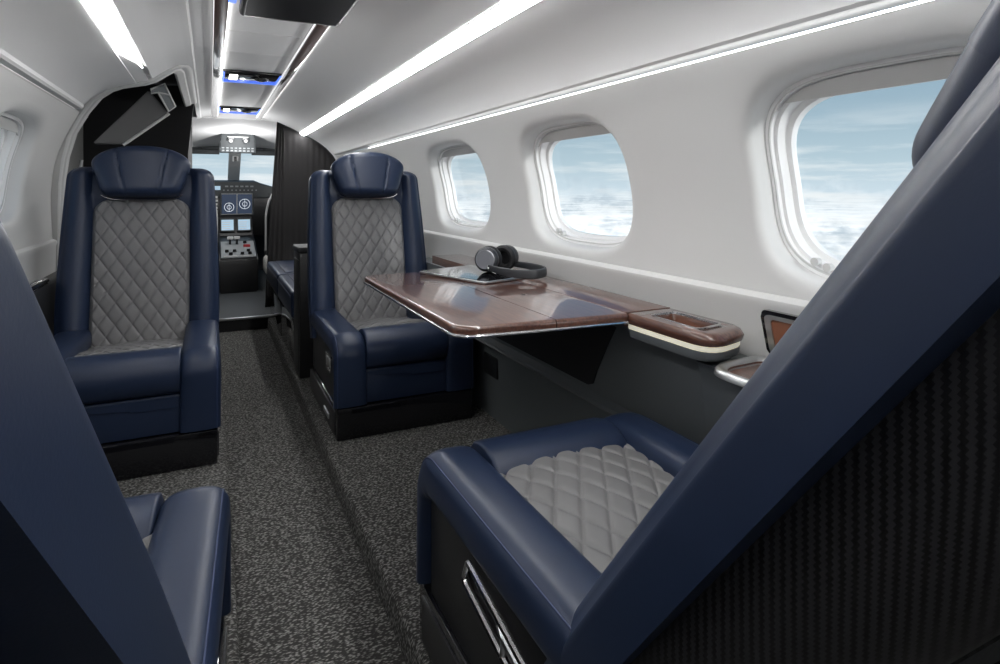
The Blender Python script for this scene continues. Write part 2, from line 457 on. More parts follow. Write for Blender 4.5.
SN = 3.4
def build_wall(name, tab, sgn, z0, z1, wins, y0, y1):
    bm = B()
    X = lambda z: smooth_tab(tab, z)
    ZL, ZH = 0.745, 1.202 if sgn > 0 else 1.245
    Mz = 24
    zs = [ZL + (ZH - ZL) * k / Mz for k in range(Mz + 1)]
    cuts = [y0]
    segs = []
    for (ya, yb, za, zb) in sorted(wins):
        pa, pb = ya - 0.075, yb + 0.075
        segs.append((cuts[-1], pa, None)); segs.append((pa, pb, (ya, yb, za, zb))); cuts.append(pb)
    segs.append((cuts[-1], y1, None))
    My = 24
    for (a, b, wn) in segs:
        if wn is None:
            n = max(1, int((b - a) / 0.08))
            grid(bm, lambda u, v: (X(ZL + (ZH - ZL) * v), a + (b - a) * u, ZL + (ZH - ZL) * v), n, Mz)
        else:
            ya, yb, za, zb = wn
            cy, cz = (ya + yb) / 2, (za + zb) / 2
            outer = []
            for k in range(My): outer.append((a + (b - a) * k / My, ZL))
            for k in range(Mz): outer.append((b, zs[k]))
            for k in range(My): outer.append((b - (b - a) * k / My, ZH))
            for k in range(Mz): outer.append((a, zs[Mz - k]))
            th = [math.atan2(q[1] - cz, q[0] - cy) for q in outer]
            loops = []
            for t in (0.0, 0.35, 0.7):
                L = []
                for q, tt in zip(outer, th):
                    iy, iz = sup_at(tt, (yb - ya) / 2 + 0.022, (zb - za) / 2 + 0.022, SN)
                    L.append((q[0] * (1 - t) + (cy + iy) * t, q[1] * (1 - t) + (cz + iz) * t, 0.0))
                loops.append(L)
            for e, d in ((-0.022, 0.0), (-0.014, 0.0012), (-0.006, 0.004), (0.0, 0.010), (0.003, 0.018), (0.006, 0.05)):
                L = []
                for tt in th:
                    iy, iz = sup_at(tt, (yb - ya) / 2 - e, (zb - za) / 2 - e, SN)
                    L.append((cy + iy, cz + iz, d))
                loops.append(L)
            loft(bm, [[(X(z) + sgn * d, y, z) for y, z, d in L] for L in loops], closed=True, cap=False)
        n = max(1, int((b - a) / 0.08)) if wn is None else My
        # strips below and above the window band
        grid(bm, lambda u, v: (X(ZH + (z1 - ZH) * v), a + (b - a) * u, ZH + (z1 - ZH) * v), n, 2)
    bmesh.ops.remove_doubles(bm, verts=bm.verts, dist=0.0004)
    # sill ledge under the windows: the upper panel overlaps a proud rounded strip
    pr = [(X(ZL), ZL), (X(ZL), ZL - 0.004), (X(ZL) - sgn * 0.010, ZL - 0.007), (X(ZL) - sgn * 0.016, ZL - 0.013), (X(ZL) - sgn * 0.017, ZL - 0.022), (X(ZL) - sgn * 0.012, ZL - 0.034), (X(ZL) - sgn * 0.010, z0)]
    loft(bm, [[(x, y, z) for x, z in pr] for y in (y0, y1)], closed=False, cap=False)
    # lip along the top edge
    xt = X(z1)
    lip = [(xt, z1), (xt - sgn * 0.004, z1 + 0.004), (xt + sgn * 0.03, z1 + 0.007)]
    loft(bm, [[(x, y, z) for x, z in lip] for y in (y0, y1)], closed=False, cap=False)
    return struct(obj(name, bm, M['wall'], ang=35, fix=False))

WR = [(2.20, 2.84, 0.772, 1.156), (1.295, 1.860, 0.772, 1.158), (0.335, 0.885, 0.765, 1.168), (-0.62, -0.10, 0.785, 1.150)]
WL = [(2.16, 2.72, 0.84, 1.200)]
build_wall('wall_right', XR, 1, 0.60, 1.212, WR, YA, YF)
build_wall('wall_left', XL, -1, 0.55, 1.267, WL, YA, 3.16)

def build_window(idx, tab, sgn, wn):
    ya, yb, za, zb = wn
    X = lambda z: smooth_tab(tab, z)
    cy, cz = (ya + yb) / 2, (za + zb) / 2
    N = 96
    def loop(e, d):
        L = []
        for k in range(N):
            t = 2 * PI * k / N
            iy, iz = sup_at(t, (yb - ya) / 2 - e, (zb - za) / 2 - e, SN)
            L.append((X(cz + iz) + sgn * d, cy + iy, cz + iz))
        return L
    bm = B()
    steps = [(0.006, 0.049), (0.014, 0.050), (0.015, 0.062), (0.022, 0.063), (0.024, 0.085), (0.034, 0.087), (0.036, 0.100), (-0.012, 0.102), (-0.012, 0.049)]
    loft(bm, [loop(e, d) for e, d in steps], closed=True, cap=False)
    fr = struct(obj('window_%d' % idx, bm, M['liner'], ang=30, fix=False))
    bm = B()
    loft(bm, [loop(0.012, 0.0485), loop(0.0155, 0.0485), loop(0.0155, 0.052)], closed=True, cap=False)
    obj('seal', bm, M['shade'], fr, fix=False)
    bm = B()
    loft(bm, [loop(0.03, 0.0885), loop(0.03, 0.0925)], closed=True, cap=True)
    obj('pane', bm, M['glass'], fr)
    # blind drawn down a few centimetres at the top
    bm = B()
    a = (yb - ya) / 2 - 0.0165; b = (zb - za) / 2 - 0.0165
    zc = zb - 0.048
    def shade_pt(u, d):
        y = -a * 0.86 + 2 * a * 0.86 * u
        return y
    def top_z(y):
        return cz + b * max(0.0, 1 - abs(y / a) ** SN) ** (1 / SN)
    us = [k / 24 for k in range(25)]
    rows = []
    for d in (0.058, 0.0615):
        rows.append([(X(top_z(shade_pt(u, 0)) - 0) + sgn * d, cy + shade_pt(u, 0), top_z(shade_pt(u, 0))) for u in us])
        rows.append([(X(zc) + sgn * d, cy + shade_pt(u, 0), min(zc, top_z(shade_pt(u, 0)) - 0.002)) for u in us])
    rows = [rows[0], rows[1], rows[3], rows[2], rows[0]]
    loft(bm, rows, closed=False, cap=False)
    obj('blind', bm, M['shade'], fr, fix=False)
    # two little latch knobs low on the forward edge of the liner
    for t in (math.radians(-42), math.radians(-48)):
        iy, iz = sup_at(t, (yb - ya) / 2 - 0.022, (zb - za) / 2 - 0.022, SN)
        p = Vector((X(cz + iz) + sgn * 0.045, cy + iy, cz + iz + 0.004))
        k = B()
        add_tube(k, [p, p + Vector((sgn * 0.014, 0, 0))], [0.0085, 0.0075], 12)
        obj('latch_knob', k, M['shade'], fr)
    return fr
for i, wn in enumerate(WR): build_window(i + 1, XR, 1, wn)
for i, wn in enumerate(WL): build_window(i + 5, XL, -1, wn)

# outer fuselage skin so that no light leaks around the lining
def build_skin():
    bm = B()
    # right and left, above and below the windows
    for tab, s, y1 in ((XR, 1, YF), (XL, -1, 5.0)):
        x = tab[1][1] + s * 0.12
        box_minmax(bm, (x, YA, -0.1), (x + s * 0.02, y1, 0.72))
    box_minmax(bm, (-0.75, YA, 1.56), (1.15, 5.0, 1.60))
    box_minmax(bm, (-0.75, YA, -0.12), (1.15, YF, -0.08))
    struct(obj('wall_outer', bm, M['blackm']))
build_skin()

# upper cove panels, led coves and ceiling
RCOVE = [(0.935, 1.228), (0.887, 1.228), (0.880, 1.233), (0.876, 1.246), (0.852, 1.278), (0.82, 1.313), (0.765, 1.338), (0.71, 1.356), (0.660, 1.367), (0.660, 1.400)]
LCOVE = [(-0.515, 1.282), (-0.472, 1.282), (-0.465, 1.288), (-0.462, 1.298), (-0.435, 1.318), (-0.38, 1.342), (-0.32, 1.357), (-0.258, 1.365), (-0.258, 1.400)]
RCEIL = [(0.606, 1.402), (0.609, 1.386), (0.603, 1.386), (0.585, 1.397), (0.55, 1.415), (0.50, 1.436), (0.45, 1.456), (0.40, 1.470), (0.352, 1.478), (0.345, 1.480), (0.345, 1.51)]
LCEIL = [(-0.204, 1.402), (-0.207, 1.386), (-0.201, 1.386), (-0.18, 1.402), (-0.15, 1.424), (-0.12, 1.444), (-0.075, 1.458), (-0.060, 1.462), (-0.054, 1.470), (-0.02, 1.477), (0.006, 1.480), (0.006, 1.51)]
LCEIL2 = LCEIL[:6] + [(-0.0825, 1.4560), (-0.0813, 1.4564)] + LCEIL[6:]
def strip(name, prof, y0, y1, m, ang=30):
    bm = B()
    n = max(1, int((y1 - y0) / 0.3))
    loft(bm, [[(x, y0 + (y1 - y0) * k / n, z) for x, z in prof] for k in range(n + 1)], closed=False, cap=False)
    return obj(name, bm, m, ang=ang, fix=False)
def build_ceiling():
    bm = B()
    for prof, y0, y1 in ((RCOVE, YA, YF), (LCOVE, YA, None), (RCEIL, YA, YF), (LCEIL, YA, None)):
        def yend(x):
            if y1 is not None: return y1
            return interp([(-0.515, 3.02), (-0.44, 2.94), (-0.33, 2.80), (-0.258, 2.74), (-0.20, 2.72), (-0.10, 2.74), (-0.082, 2.80), (-0.0815, 4.80)], x)
        n = 19
        if prof is LCEIL: prof = LCEIL2
        loft(bm, [[(x, y0 + (yend(x) - y0) * k / n, z) for x, z in prof] for k in range(n + 1)], closed=False, cap=False)
    # back of both coves and the backing over the centre strip
    loft(bm, [[(x, y, z) for x, z in ((0.660, 1.400), (0.592, 1.402))] for y in (YA, YF)], closed=False, cap=False)
    loft(bm, [[(x, y, z) for x, z in ((-0.200, 1.402), (-0.258, 1.400))] for y in (YA, 2.73)], closed=False, cap=False)
    loft(bm, [[(x, y, z) for x, z in ((0.345, 1.51), (0.006, 1.51))] for y in (YA, 4.80)], closed=False, cap=False)
    struct(obj('ceiling', bm, M['ceil'], ang=30, fix=False))
build_ceiling()

def cove_light(xw, zw, xc, zc, y0, y1, label, taper):
    """lens spanning from its wall-side edge (xw, zw) to its ceiling-side edge (xc, zc)"""
    cx, cz, cy = (xw + xc) / 2, (zw + zc) / 2, (y0 + y1) / 2
    t = thing('cove_light', label, 'light', (cx, cy, cz), group='cove light strips')
    d = Vector((xc - xw, 0, zc - zw)); n = Vector((d.z, 0, -d.x)).normalized()
    if n.z > 0: n = -n
    W = Vector((xw - cx, 0, zw - cz)); Cc = Vector((xc - cx, 0, zc - cz))
    loops = []
    ys = [y0 + (y1 - y0) * k / 10 for k in range(11)]
    cut = [0.0] * 11
    if taper:
        ys += [y1 + 0.08, y1 + 0.16, y1 + 0.24, y1 + 0.34]; cut += [0.12, 0.45, 0.78, 0.94]
    for y, c in zip(ys, cut):
        a = W.lerp(Cc, c); o = Vector((0, y - cy, 0))
        loops.append([a + o, a.lerp(Cc, 0.2) + n * 0.010 * (1 - c) + o, a.lerp(Cc, 0.8) + n * 0.010 * (1 - c) + o, Cc + o, Cc - n * 0.006 + o, a - n * 0.006 + o])
    bm = B(); loft(bm, loops); obj('lens', bm, M['led_short'] if taper else M['led'], t)
    bm = B(); o0 = Vector((0, y0 - cy, 0)); o1 = Vector((0, y1 - cy, 0))
    for e, s_ in ((W, -1), (Cc, 1)):
        q = e + d.normalized() * 0.003 * s_
        add_tube(bm, [q + o0, q + o1], 0.0025, 6)
    obj('rail', bm, M['alu'], t)
    if taper:
        m = B()
        rows = []
        for y, c in list(zip(ys, cut))[10:] + [(2.72, 0.94)]:
            a = W.lerp(Cc, max(0.02, c))
            rows.append([(xw - 0.006, y, zw - 0.001), (a.x + cx, y, a.z + cz)])
        loft(m, rows, closed=False, cap=False)
        struct(obj('trim_6', m, M['ceil'], fix=False))
cove_light(0.654, 1.3685, 0.614, 1.3840, YA + 0.05, YF - 0.02, 'long white light strip above the three cloud-view windows', False)
cove_light(-0.252, 1.3690, -0.212, 1.3780, YA + 0.05, 2.10, 'shorter white light strip ending by the entrance arch', True)

# bulkheads
bm = B(); box_minmax(bm, (-0.75, YA - 0.03, -0.1), (1.15, YA, 1.56)); struct(obj('wall_back', bm, M['midgrey']))

# ------------------------------------------------------------------ seats
_mc = {}
def cached(key, fn):
    if key not in _mc: _mc[key] = fn()
    return _mc[key]

DW, DH = 0.0515, 0.084
def quilt_h(x, y):
    a = x / DW + y / DH; b = x / DW - y / DH
    fa = a - math.floor(a); fb = b - math.floor(b)
    p = lambda s: 1 - abs(2 * s - 1) ** 5.0
    return 0.0068 * (p(fa) * p(fb)) ** 0.5

HB = 0.66                        # backrest height
def back_w(z):
    w = smooth_tab([(-0.08, 0.245), (0.10, 0.250), (0.35, 0.245), (0.55, 0.236), (0.70, 0.228)], z)
    r = 0.045
    if z > HB - r:
        d = (z - (HB - r)) / r
        w -= r * (1 - math.sqrt(max(0, 1 - d * d)))
    return w
def panel_w(z):
    return 0.152 + 0.0 * z

def front_y(u, w, z):
    """front surface depth of the backrest frame, u in -1..1"""
    x = abs(u) * w
    pw = 0.155
    k = min(1, max(0, (z - 0.48) / 0.06))
    base = 0.016 * k
    if x > pw:
        t = (x - pw) / max(1e-4, (w - pw))
        a = 0.042 * (1 - abs(2 * min(1, t * 0.92) - 1) ** 2.6)
        base = max(a, 0.016 * k * (1 - t))
    edge = (HB - z) / 0.035
    if edge < 1: base = base * max(0.0, 1 - (1 - max(0, edge)) ** 2)
    return base

def m_backrest():
    bm = B(); loops = []
    zs = [-0.08 + (HB - 0.056 + 0.08) * k / 44 for k in range(45)] + [HB - 0.055 + 0.055 * math.sin(PI / 2 * k / 8) for k in range(1, 9)]
    NF = 64
    for z in zs:
        w = back_w(z); L = []
        edge = max(0.0, min(1.0, (z - (HB - 0.055)) / 0.055))
        back = -0.042 + 0.020 * (1 - math.sqrt(max(0, 1 - edge ** 2)))
        for k in range(NF + 1):
            u = -1 + 2 * k / NF
            y = front_y(u, w, z)
            L.append((u * w * 0.985, y, z))
        for k in range(1, 5):
            a = PI / 2 * k / 4
            L.append((w * 0.985 + 0.008 * math.sin(a), front_y(1, w, z) - 0.012 * (1 - math.cos(a)) - 0.0, z))
        L.append((w * 0.985 + 0.008, back, z))
        L.append((-w * 0.985 - 0.008, back, z))
        for k in range(4, 0, -1):
            a = PI / 2 * k / 4
            L.append((-w * 0.985 - 0.008 * math.sin(a), front_y(1, w, z) - 0.012 * (1 - math.cos(a)), z))
        loops.append(L)
    loft(bm, loops)
    return mesh_from_bm('backrest', bm, M['blue'], 50)

def m_back_quilt():
    bm = B()
    z0, z1 = -0.03, 0.530
    def f(u, v):
        z = z0 + (z1 - z0) * v
        w = 0.154
        r = 0.06
        if z > z1 - r:
            d = (z - (z1 - r)) / r
            w -= r * (1 - math.sqrt(max(0, 1 - d * d)))
        x = (2 * u - 1) * w
        e = min(1.0, (w - abs(x)) / 0.012, (z1 - z) / 0.012)
        return (x, 0.004 + 0.014 * math.sqrt(max(0, e)) + quilt_h(x, z) * max(0, e), z)
    grid(bm, f, 150, 260)
    return mesh_from_bm('quilted_panel', bm, M['quilt'], 180, fix=False)

def m_shell():
    bm = B(); loops = []
    for k in range(37):
        z = -0.26 + (HB - 0.050 + 0.26) * k / 36
        w = back_w(z) - smooth_tab([(-0.1, 0.008), (0.0, 0.008), (0.25, 0.018), (0.5, 0.032), (0.66, 0.045)], z)
        top = max(0.0, (z - (HB - 0.12)) / 0.12)
        dd = 0.096 * (1 - 0.55 * top ** 2)
        pts = [(w, -0.036), (w, -0.046), (w - 0.006, -0.046 - 0.45 * dd), (w - 0.030, -0.050 - 0.80 * dd), (w - 0.050, -0.054 - 0.97 * dd),
               (w - 0.060, -0.054 - 1.0 * dd), (w - 0.064, -0.054 - 0.70 * dd), (w - 0.074, -0.054 - 0.70 * dd), (w - 0.080, -0.054 - 1.02 * dd), (w * 0.35, -0.054 - 1.12 * dd)]
        L = pts + [(-x, y) for x, y in reversed(pts)]
        loops.append([(x, y, z) for x, y in L])
    loft(bm, loops)
    return mesh_from_bm('back_shell', bm, M['carbon'], 35)

def m_headrest():
    bm = B(); loops = []
    H = 0.205; nz = 48; N = 160
    wt = [(0, 0.108), (0.08, 0.122), (0.3, 0.138), (0.6, 0.154), (0.76, 0.154), (0.90, 0.128), (1.0, 0.092)]
    st = lambda t: 0.050 + 0.036 * t                       # seam position
    for j in range(nz + 1):
        t = j / nz
        w = smooth_tab(wt, t)
        r = 1.0
        d = min(t, 1 - t) / 0.16
        if d < 1: r = math.sqrt(max(0.0, 1 - (1 - d) ** 2))
        dep = (0.018 + 0.036 * r)
        L = []
        for k in range(N):
            cx, sy = sup(2.7, k, N)
            x = w * cx * (0.93 + 0.07 * r)
            y = dep * sy
            if sy > 0:
                g = math.exp(-((abs(x) - st(t)) / 0.0028) ** 2)
                y -= 0.0050 * g * r * min(1, sy * 2)
                y += 0.012 * max(0, (abs(x) - st(t)) / 0.08) * r * sy      # wings swept forward
            L.append((x, 0.034 + y, 0.525 + H * t - 0.010 * (x / w) ** 2 * (1 if t > 0.5 else -0.4)))
        loops.append(L)
    loft(bm, loops)
    return mesh_from_bm('headrest', bm, M['blue'], 60)

def m_head_trim():
    bm = B()
    pts = []
    for k in range(25):
        u = -1 + 2 * k / 24
        pts.append((0.128 * u, 0.032 - 0.012 * u * u, 0.519 + 0.022 * abs(u) ** 5))
    add_tube(bm, pts, 0.0028, 8)
    return mesh_from_bm('headrest_trim', bm, M['chrome'])

def path_bolster():
    p = [(-0.03 + 0.48 * k / 12, 0.322 + 0.010 * math.sin(PI * k / 12) * 0 ) for k in range(13)]
    cx, cz, r = 0.450, 0.280, 0.042
    for k in range(1, 11):
        a = PI / 2 * k / 10
        p.append((cx + r * math.sin(a), cz + r * math.cos(a)))
    for k in range(1, 7):
        p.append((0.492 + 0.004 * k / 6, 0.280 - 0.163 * k / 6))
    return p
def m_bolster(s):
    bm = B(); P = path_bolster(); n = len(P); loops = []; NP = 36
    for i, (y, z) in enumerate(P):
        a = P[max(0, i - 1)]; b = P[min(n - 1, i + 1)]
        ty, tz = b[0] - a[0], b[1] - a[1]; l = math.hypot(ty, tz); ty /= l; tz /= l
        ny, nz = -tz, ty                                      # outward (up / forward)
        th = interp([(0, 0.046), (13, 0.048), (17, 0.050), (24, 0.027), (28, 0.021)], i)
        hw = interp([(0, 0.055), (28, 0.055)], i)
        L = []
        for k in range(NP):
            cx, sy = sup(3.0, k, NP)
            if sy < 0: sy *= 0.75
            off = th * sy + (0.046 - th) * 0.6
            L.append((s * (0.197 + hw * cx), y + ny * off, z + nz * off))
        loops.append(L)
    loft(bm, loops)
    return mesh_from_bm('side_bolster', bm, M['blue'], 60)
def m_bolster_seam(s):
    bm = B(); P = path_bolster(); n = len(P); pts = []
    for i, (y, z) in enumerate(P):
        a = P[max(0, i - 1)]; b = P[min(n - 1, i + 1)]
        ty, tz = b[0] - a[0], b[1] - a[1]; l = math.hypot(ty, tz); ty /= l; tz /= l
        th = interp([(0, 0.046), (13, 0.048), (17, 0.050), (24, 0.027), (28, 0.021)], i)
        cx = 0.80
        sy = (1 - cx ** 3.0) ** (1 / 3.0)
        off = th * sy + (0.046 - th) * 0.6
        pts.append((s * (0.197 + 0.055 * cx), y - tz * off, z + ty * off))
    add_tube(bm, pts, 0.0016, 6)
    return mesh_from_bm('seam', bm, M['blue_seam'])
def m_front_roll():
    bm = B()
    prof = [(0.375, 0.335), (0.385, 0.350), (0.405, 0.362), (0.435, 0.369), (0.465, 0.368), (0.495, 0.360), (0.516, 0.340), (0.527, 0.315), (0.530, 0.290), (0.526, 0.262), (0.517, 0.246), (0.509, 0.241)]
    extrude_yz(bm, prof + [(0.375, 0.241)], -0.1445, 0.1445, 0.008)
    return mesh_from_bm('front_cushion', bm, M['blue'], 45)
def m_apron():
    bm = B()
    # recessed lower apron with a stepped pocket flap
    prof = [(0.38, 0.238), (0.500, 0.238), (0.508, 0.234), (0.511, 0.226), (0.512, 0.150), (0.508, 0.117), (0.38, 0.117)]
    extrude_yz(bm, prof, -0.143, 0.143, 0.004)
    return mesh_from_bm('front_apron', bm, M['blue'], 40)
def m_flap():
    bm = B()
    out = [(-0.141, 0.232), (0.141, 0.232), (0.141, 0.216), (-0.01, 0.206), (-0.03, 0.196), (-0.141, 0.196)]
    loft(bm, [[(x, y, z) for x, z in out] for y in (0.510, 0.5155)])
    bmesh.ops.bevel(bm, geom=[e for e in bm.edges], offset=0.002, segments=2, affect='EDGES')
    return mesh_from_bm('pocket_flap', bm, M['blue'], 40)
def m_seat_quilt():
    bm = B()
    y0, y1 = -0.06, 0.405
    def f(u, v):
        x = (2 * u - 1) * 0.158; y = y0 + (y1 - y0) * v
        return (x, y, smooth_tab([(-0.06, 0.285), (0.08, 0.300), (0.25, 0.332), (0.40, 0.347)], y) + 0.010 * math.sin(PI * u) + quilt_h(x, y) - 0.010 * v ** 3)
    grid(bm, f, 150, 220)
    return mesh_from_bm('quilted_seat', bm, M['quilt'], 180, fix=False)
def m_core():
    bm = B(); box_minmax(bm, (-0.205, -0.07, 0.10), (0.205, 0.46, 0.270), 0.006)
    return mesh_from_bm('seat_frame', bm, M['blackm'], 30)
def m_side(s):
    bm = B()
    a = (s * 0.205, -0.06, 0.112); b = (s * 0.236, 0.478, 0.285)
    box_minmax(bm, a, b, 0.004)
    return mesh_from_bm('side_panel', bm, M['black'], 30)
def m_plinth():
    bm = B(); box_minmax(bm, (-0.243, -0.08, 0.0), (0.243, 0.525, 0.112), 0.006, 2)
    return mesh_from_bm('plinth', bm, M['gloss'], 30)
def m_plinth_trim(s):
    bm = B()
    box_minmax(bm, (s * 0.2425, -0.07, 0.016), (s * 0.2465, 0.50, 0.098), 0.0015)
    return mesh_from_bm('plinth_trim', bm, M['carbon'], 30)

def make_seat(label, loc, rotz, recline, bscale=1.0, sx=1.0, cz=1.0, hz=0.0, hy=0.022):
    t = thing('leather_seat', label, 'seat', loc, rotz, 'leather cabin seats')
    t.scale = (sx, 1, cz)
    obj('plinth', cached('plinth', m_plinth), parent=t)
    for s in (-1, 1):
        obj('plinth_trim', cached('ptrim%d' % s, lambda: m_plinth_trim(s)), parent=t)
        b = obj('side_bolster', cached('bol%d' % s, lambda: m_bolster(s)), parent=t)
        obj('seam', cached('seam%d' % s, lambda: m_bolster_seam(s)), parent=b)
        obj('side_panel', cached('side%d' % s, lambda: m_side(s)), parent=t)
    obj('seat_frame', cached('core', m_core), parent=t)
    obj('front_cushion', cached('roll', m_front_roll), parent=t)
    ap = obj('front_apron', cached('apron', m_apron), parent=t)
    obj('pocket_flap', cached('flap', m_flap), parent=ap)
    q = obj('quilted_seat', cached('sq', m_seat_quilt), parent=t); q['label'] = 'grey diamond quilted leather seat'
    bk = obj('backrest', cached('back', m_backrest), parent=t)
    bk.location = (0, -0.02, 0.325); bk.rotation_euler = (math.radians(recline), 0, 0); bk.scale = (1, 1, bscale)
    q = obj('quilted_panel', cached('bq', m_back_quilt), parent=bk); q['label'] = 'grey diamond quilted leather panel'
    q = obj('back_shell', cached('shell', m_shell), parent=bk); q['label'] = 'black woven carbon back shell'
    h = obj('headrest', cached('hr', m_headrest), parent=bk); h.location = (0, hy, hz)
    h = obj('headrest_trim', cached('ht', m_head_trim), parent=bk); h['label'] = 'chrome strip under the headrest'; h.location = (0, hy - 0.008, hz)
    return t

seat_lf = make_seat('blue and grey quilted seat facing aft left of the aisle, by the entrance arch', (-0.240, 2.655, RF), PI, 12, sx=1.08)
seat_rf = make_seat('blue and grey quilted seat facing aft behind the wooden table', (0.656, 2.655, RF), PI, 12, sx=1.06)
seat_rn = make_seat('blue quilted seat seen from behind right of the aisle, chrome lever on its side', (0.616, 0.600, RF), 0, 37.8, 1.17, sx=1.02, cz=1.06, hz=-0.035, hy=0.026)
seat_ln = make_seat('blue seat seen from behind, its backrest filling the lower left corner', (-0.250, 0.700, RF), math.radians(-3.7), 41.8, 1.17, hz=-0.035, hy=0.026)

# recline lever on the near right seat (aisle side is its -x side)
def lever(t):
    sp = [o for o in t.children if o.name.startswith('side_panel') and o.data is _mc['side-1']][0]
    bm = B()
    loop = round_poly([(0.28, 0.272), (0.30, 0.236), (0.02, 0.190), (-0.02, 0.226)], [0.008, 0.012, 0.012, 0.012], 4)
    add_tube(bm, [(-0.2420, y, z) for y, z in loop], 0.0055, 8, closed=True)
    o = obj('recline_lever', bm, M['chrome'], sp); o['label'] = 'chrome recline lever loop'
    bm = B()
    add_tube(bm, [(-0.2420, 0.155, 0.213), (-0.2430, 0.150, 0.236), (-0.2430, 0.165, 0.250)], 0.005, 8)
    add_tube(bm, [(-0.2430, 0.15, 0.240), (-0.2430, 0.0, 0.216)], 0.006, 8)
    obj('lever_link', bm, M['alu'], sp)
lever(seat_rn)
# flush chrome latch on the front right seat (aisle side is its +x side)
def latch(t):
    sp = [o for o in t.children if o.name.startswith('side_panel') and o.data is _mc['side1']][0]
    bm = B()
    out = round_poly([(0.30, 0.268), (0.42, 0.268), (0.40, 0.205), (0.315, 0.205)], 0.012, 4)
    inn = round_poly([(0.312, 0.260), (0.408, 0.260), (0.392, 0.213), (0.324, 0.213)], 0.009, 4)
    ring_slab(bm, out, inn, 0.235, 0.244)
    for v in bm.verts: v.co = Vector((v.co.z, v.co.x, v.co.y))
    obj('latch_bezel', bm, M['chrome'], sp)
    bm = B(); box_minmax(bm, (0.235, 0.33, 0.222), (0.246, 0.375, 0.256), 0.003)
    obj('latch_paddle', bm, M['alu'], sp)
    tr = [o for o in t.children if o.name.startswith('plinth_trim') and o.data is _mc['ptrim1']][0]
    bm = B(); box_minmax(bm, (0.246, 0.30, 0.040), (0.252, 0.40, 0.060), 0.002)
    obj('pull_tab', bm, M['alu'], tr)
latch(seat_rf)

# ------------------------------------------------------------------ right side console, ledge, table
ZT = 0.672
def lower_panel():
    t = thing('side_console', 'dark grey lower side panel with black recess under the table', 'panel', (0.96, 1.9, RF))
    ox, oy, oz = 0.96, 1.9, RF
    bm = B()
    prof = [(0.985, RF), (0.968, 0.30), (0.965, 0.355), (0.938, 0.366), (0.926, 0.374), (0.928, 0.386), (0.942, 0.400), (0.930, 0.47), (0.925, 0.56), (0.925, 0.608), (1.03, 0.608), (1.08, 0.608), (1.08, RF)]
    loft(bm, [[(x - ox, y - oy, z - oz) for x, z in prof] for y in (0.93, 2.90)])
    obj('panel', bm, M['greyp'], t, ang=30)
    # black pocket area with a slanted near edge
    bm = B()
    def xw(z): return interp([(0.40, 0.940), (0.47, 0.929), (0.56, 0.924), (0.64, 0.924)], z)
    q = [(1.355, 0.415), (2.35, 0.415), (2.35, 0.606), (1.235, 0.606)]
    q = round_poly(q, [0.02, 0, 0, 0.0], 5)
    zl = [0.415, 0.425, 0.44, 0.47, 0.50, 0.53, 0.56, 0.59, 0.606]
    def yn(z): return 1.362 - (z - 0.415) / 0.191 * 0.127 + (0.018 if z < 0.42 else 0.0)
    loft(bm, [[(xw(z) - 0.002 - ox, yn(z) - oy, z - oz), (xw(z) - 0.002 - ox, 2.35 - oy, z - oz), (xw(z) + 0.010 - ox, 2.35 - oy, z - oz), (xw(z) + 0.010 - ox, yn(z) - oy, z - oz)] for z in zl])
    obj('pocket', bm, M['blackm'], t)
    bm = B()
    box_minmax(bm, (0.962 - ox, 2.02 - oy, 0.24 - oz), (0.972 - ox, 2.14 - oy, 0.32 - oz), 0.006)
    obj('outlet_cover', bm, M['grey_dark'], t)
    bm = B()
    add_tube(bm, [(0.9255 - ox, 0.95 - oy, 0.3755 - oz), (0.9255 - ox, 2.9 - oy, 0.3755 - oz)], 0.0016, 6)
    obj('welt', bm, M['midgrey'], t)
    return t
lower_panel()

def armrest_console():
    ox, oy, oz = 0.93, 0.45, RF
    t = thing('armrest_console', 'dark grey armrest console beside the near quilted seat', 'console', (ox, oy, oz))
    bm = B()
    # near end of the console carries the cup holder; its forward edge slants
    prof = [(0.975, RF), (0.945, 0.30), (0.925, 0.40), (0.900, 0.56), (0.890, 0.594), (0.880, 0.606), (1.06, 0.606), (1.06, RF)]
    def yfront(z): return interp([(RF, 0.925), (0.40, 0.925), (0.61, 0.918)], z)
    loft(bm, [[(x - ox, (YA + 0.02 if k == 0 else yfront(z)) - oy, z - oz) for x, z in prof] for k in (0, 1)])
    obj('panel', bm, M['greyp'], t, ang=30)
    bm = B()
    q = round_poly([(0.42, 0.30), (0.80, 0.30), (0.76, 0.50), (0.42, 0.50)], 0.035, 5)
    loft(bm, [[(interp([(0.30, 0.945), (0.40, 0.925), (0.56, 0.900)], z) + dx - ox, y - oy, z - oz) for y, z in q] for dx in (-0.003, 0.01)])
    obj('pocket', bm, M['blackm'], t)
    return t
armrest_console()

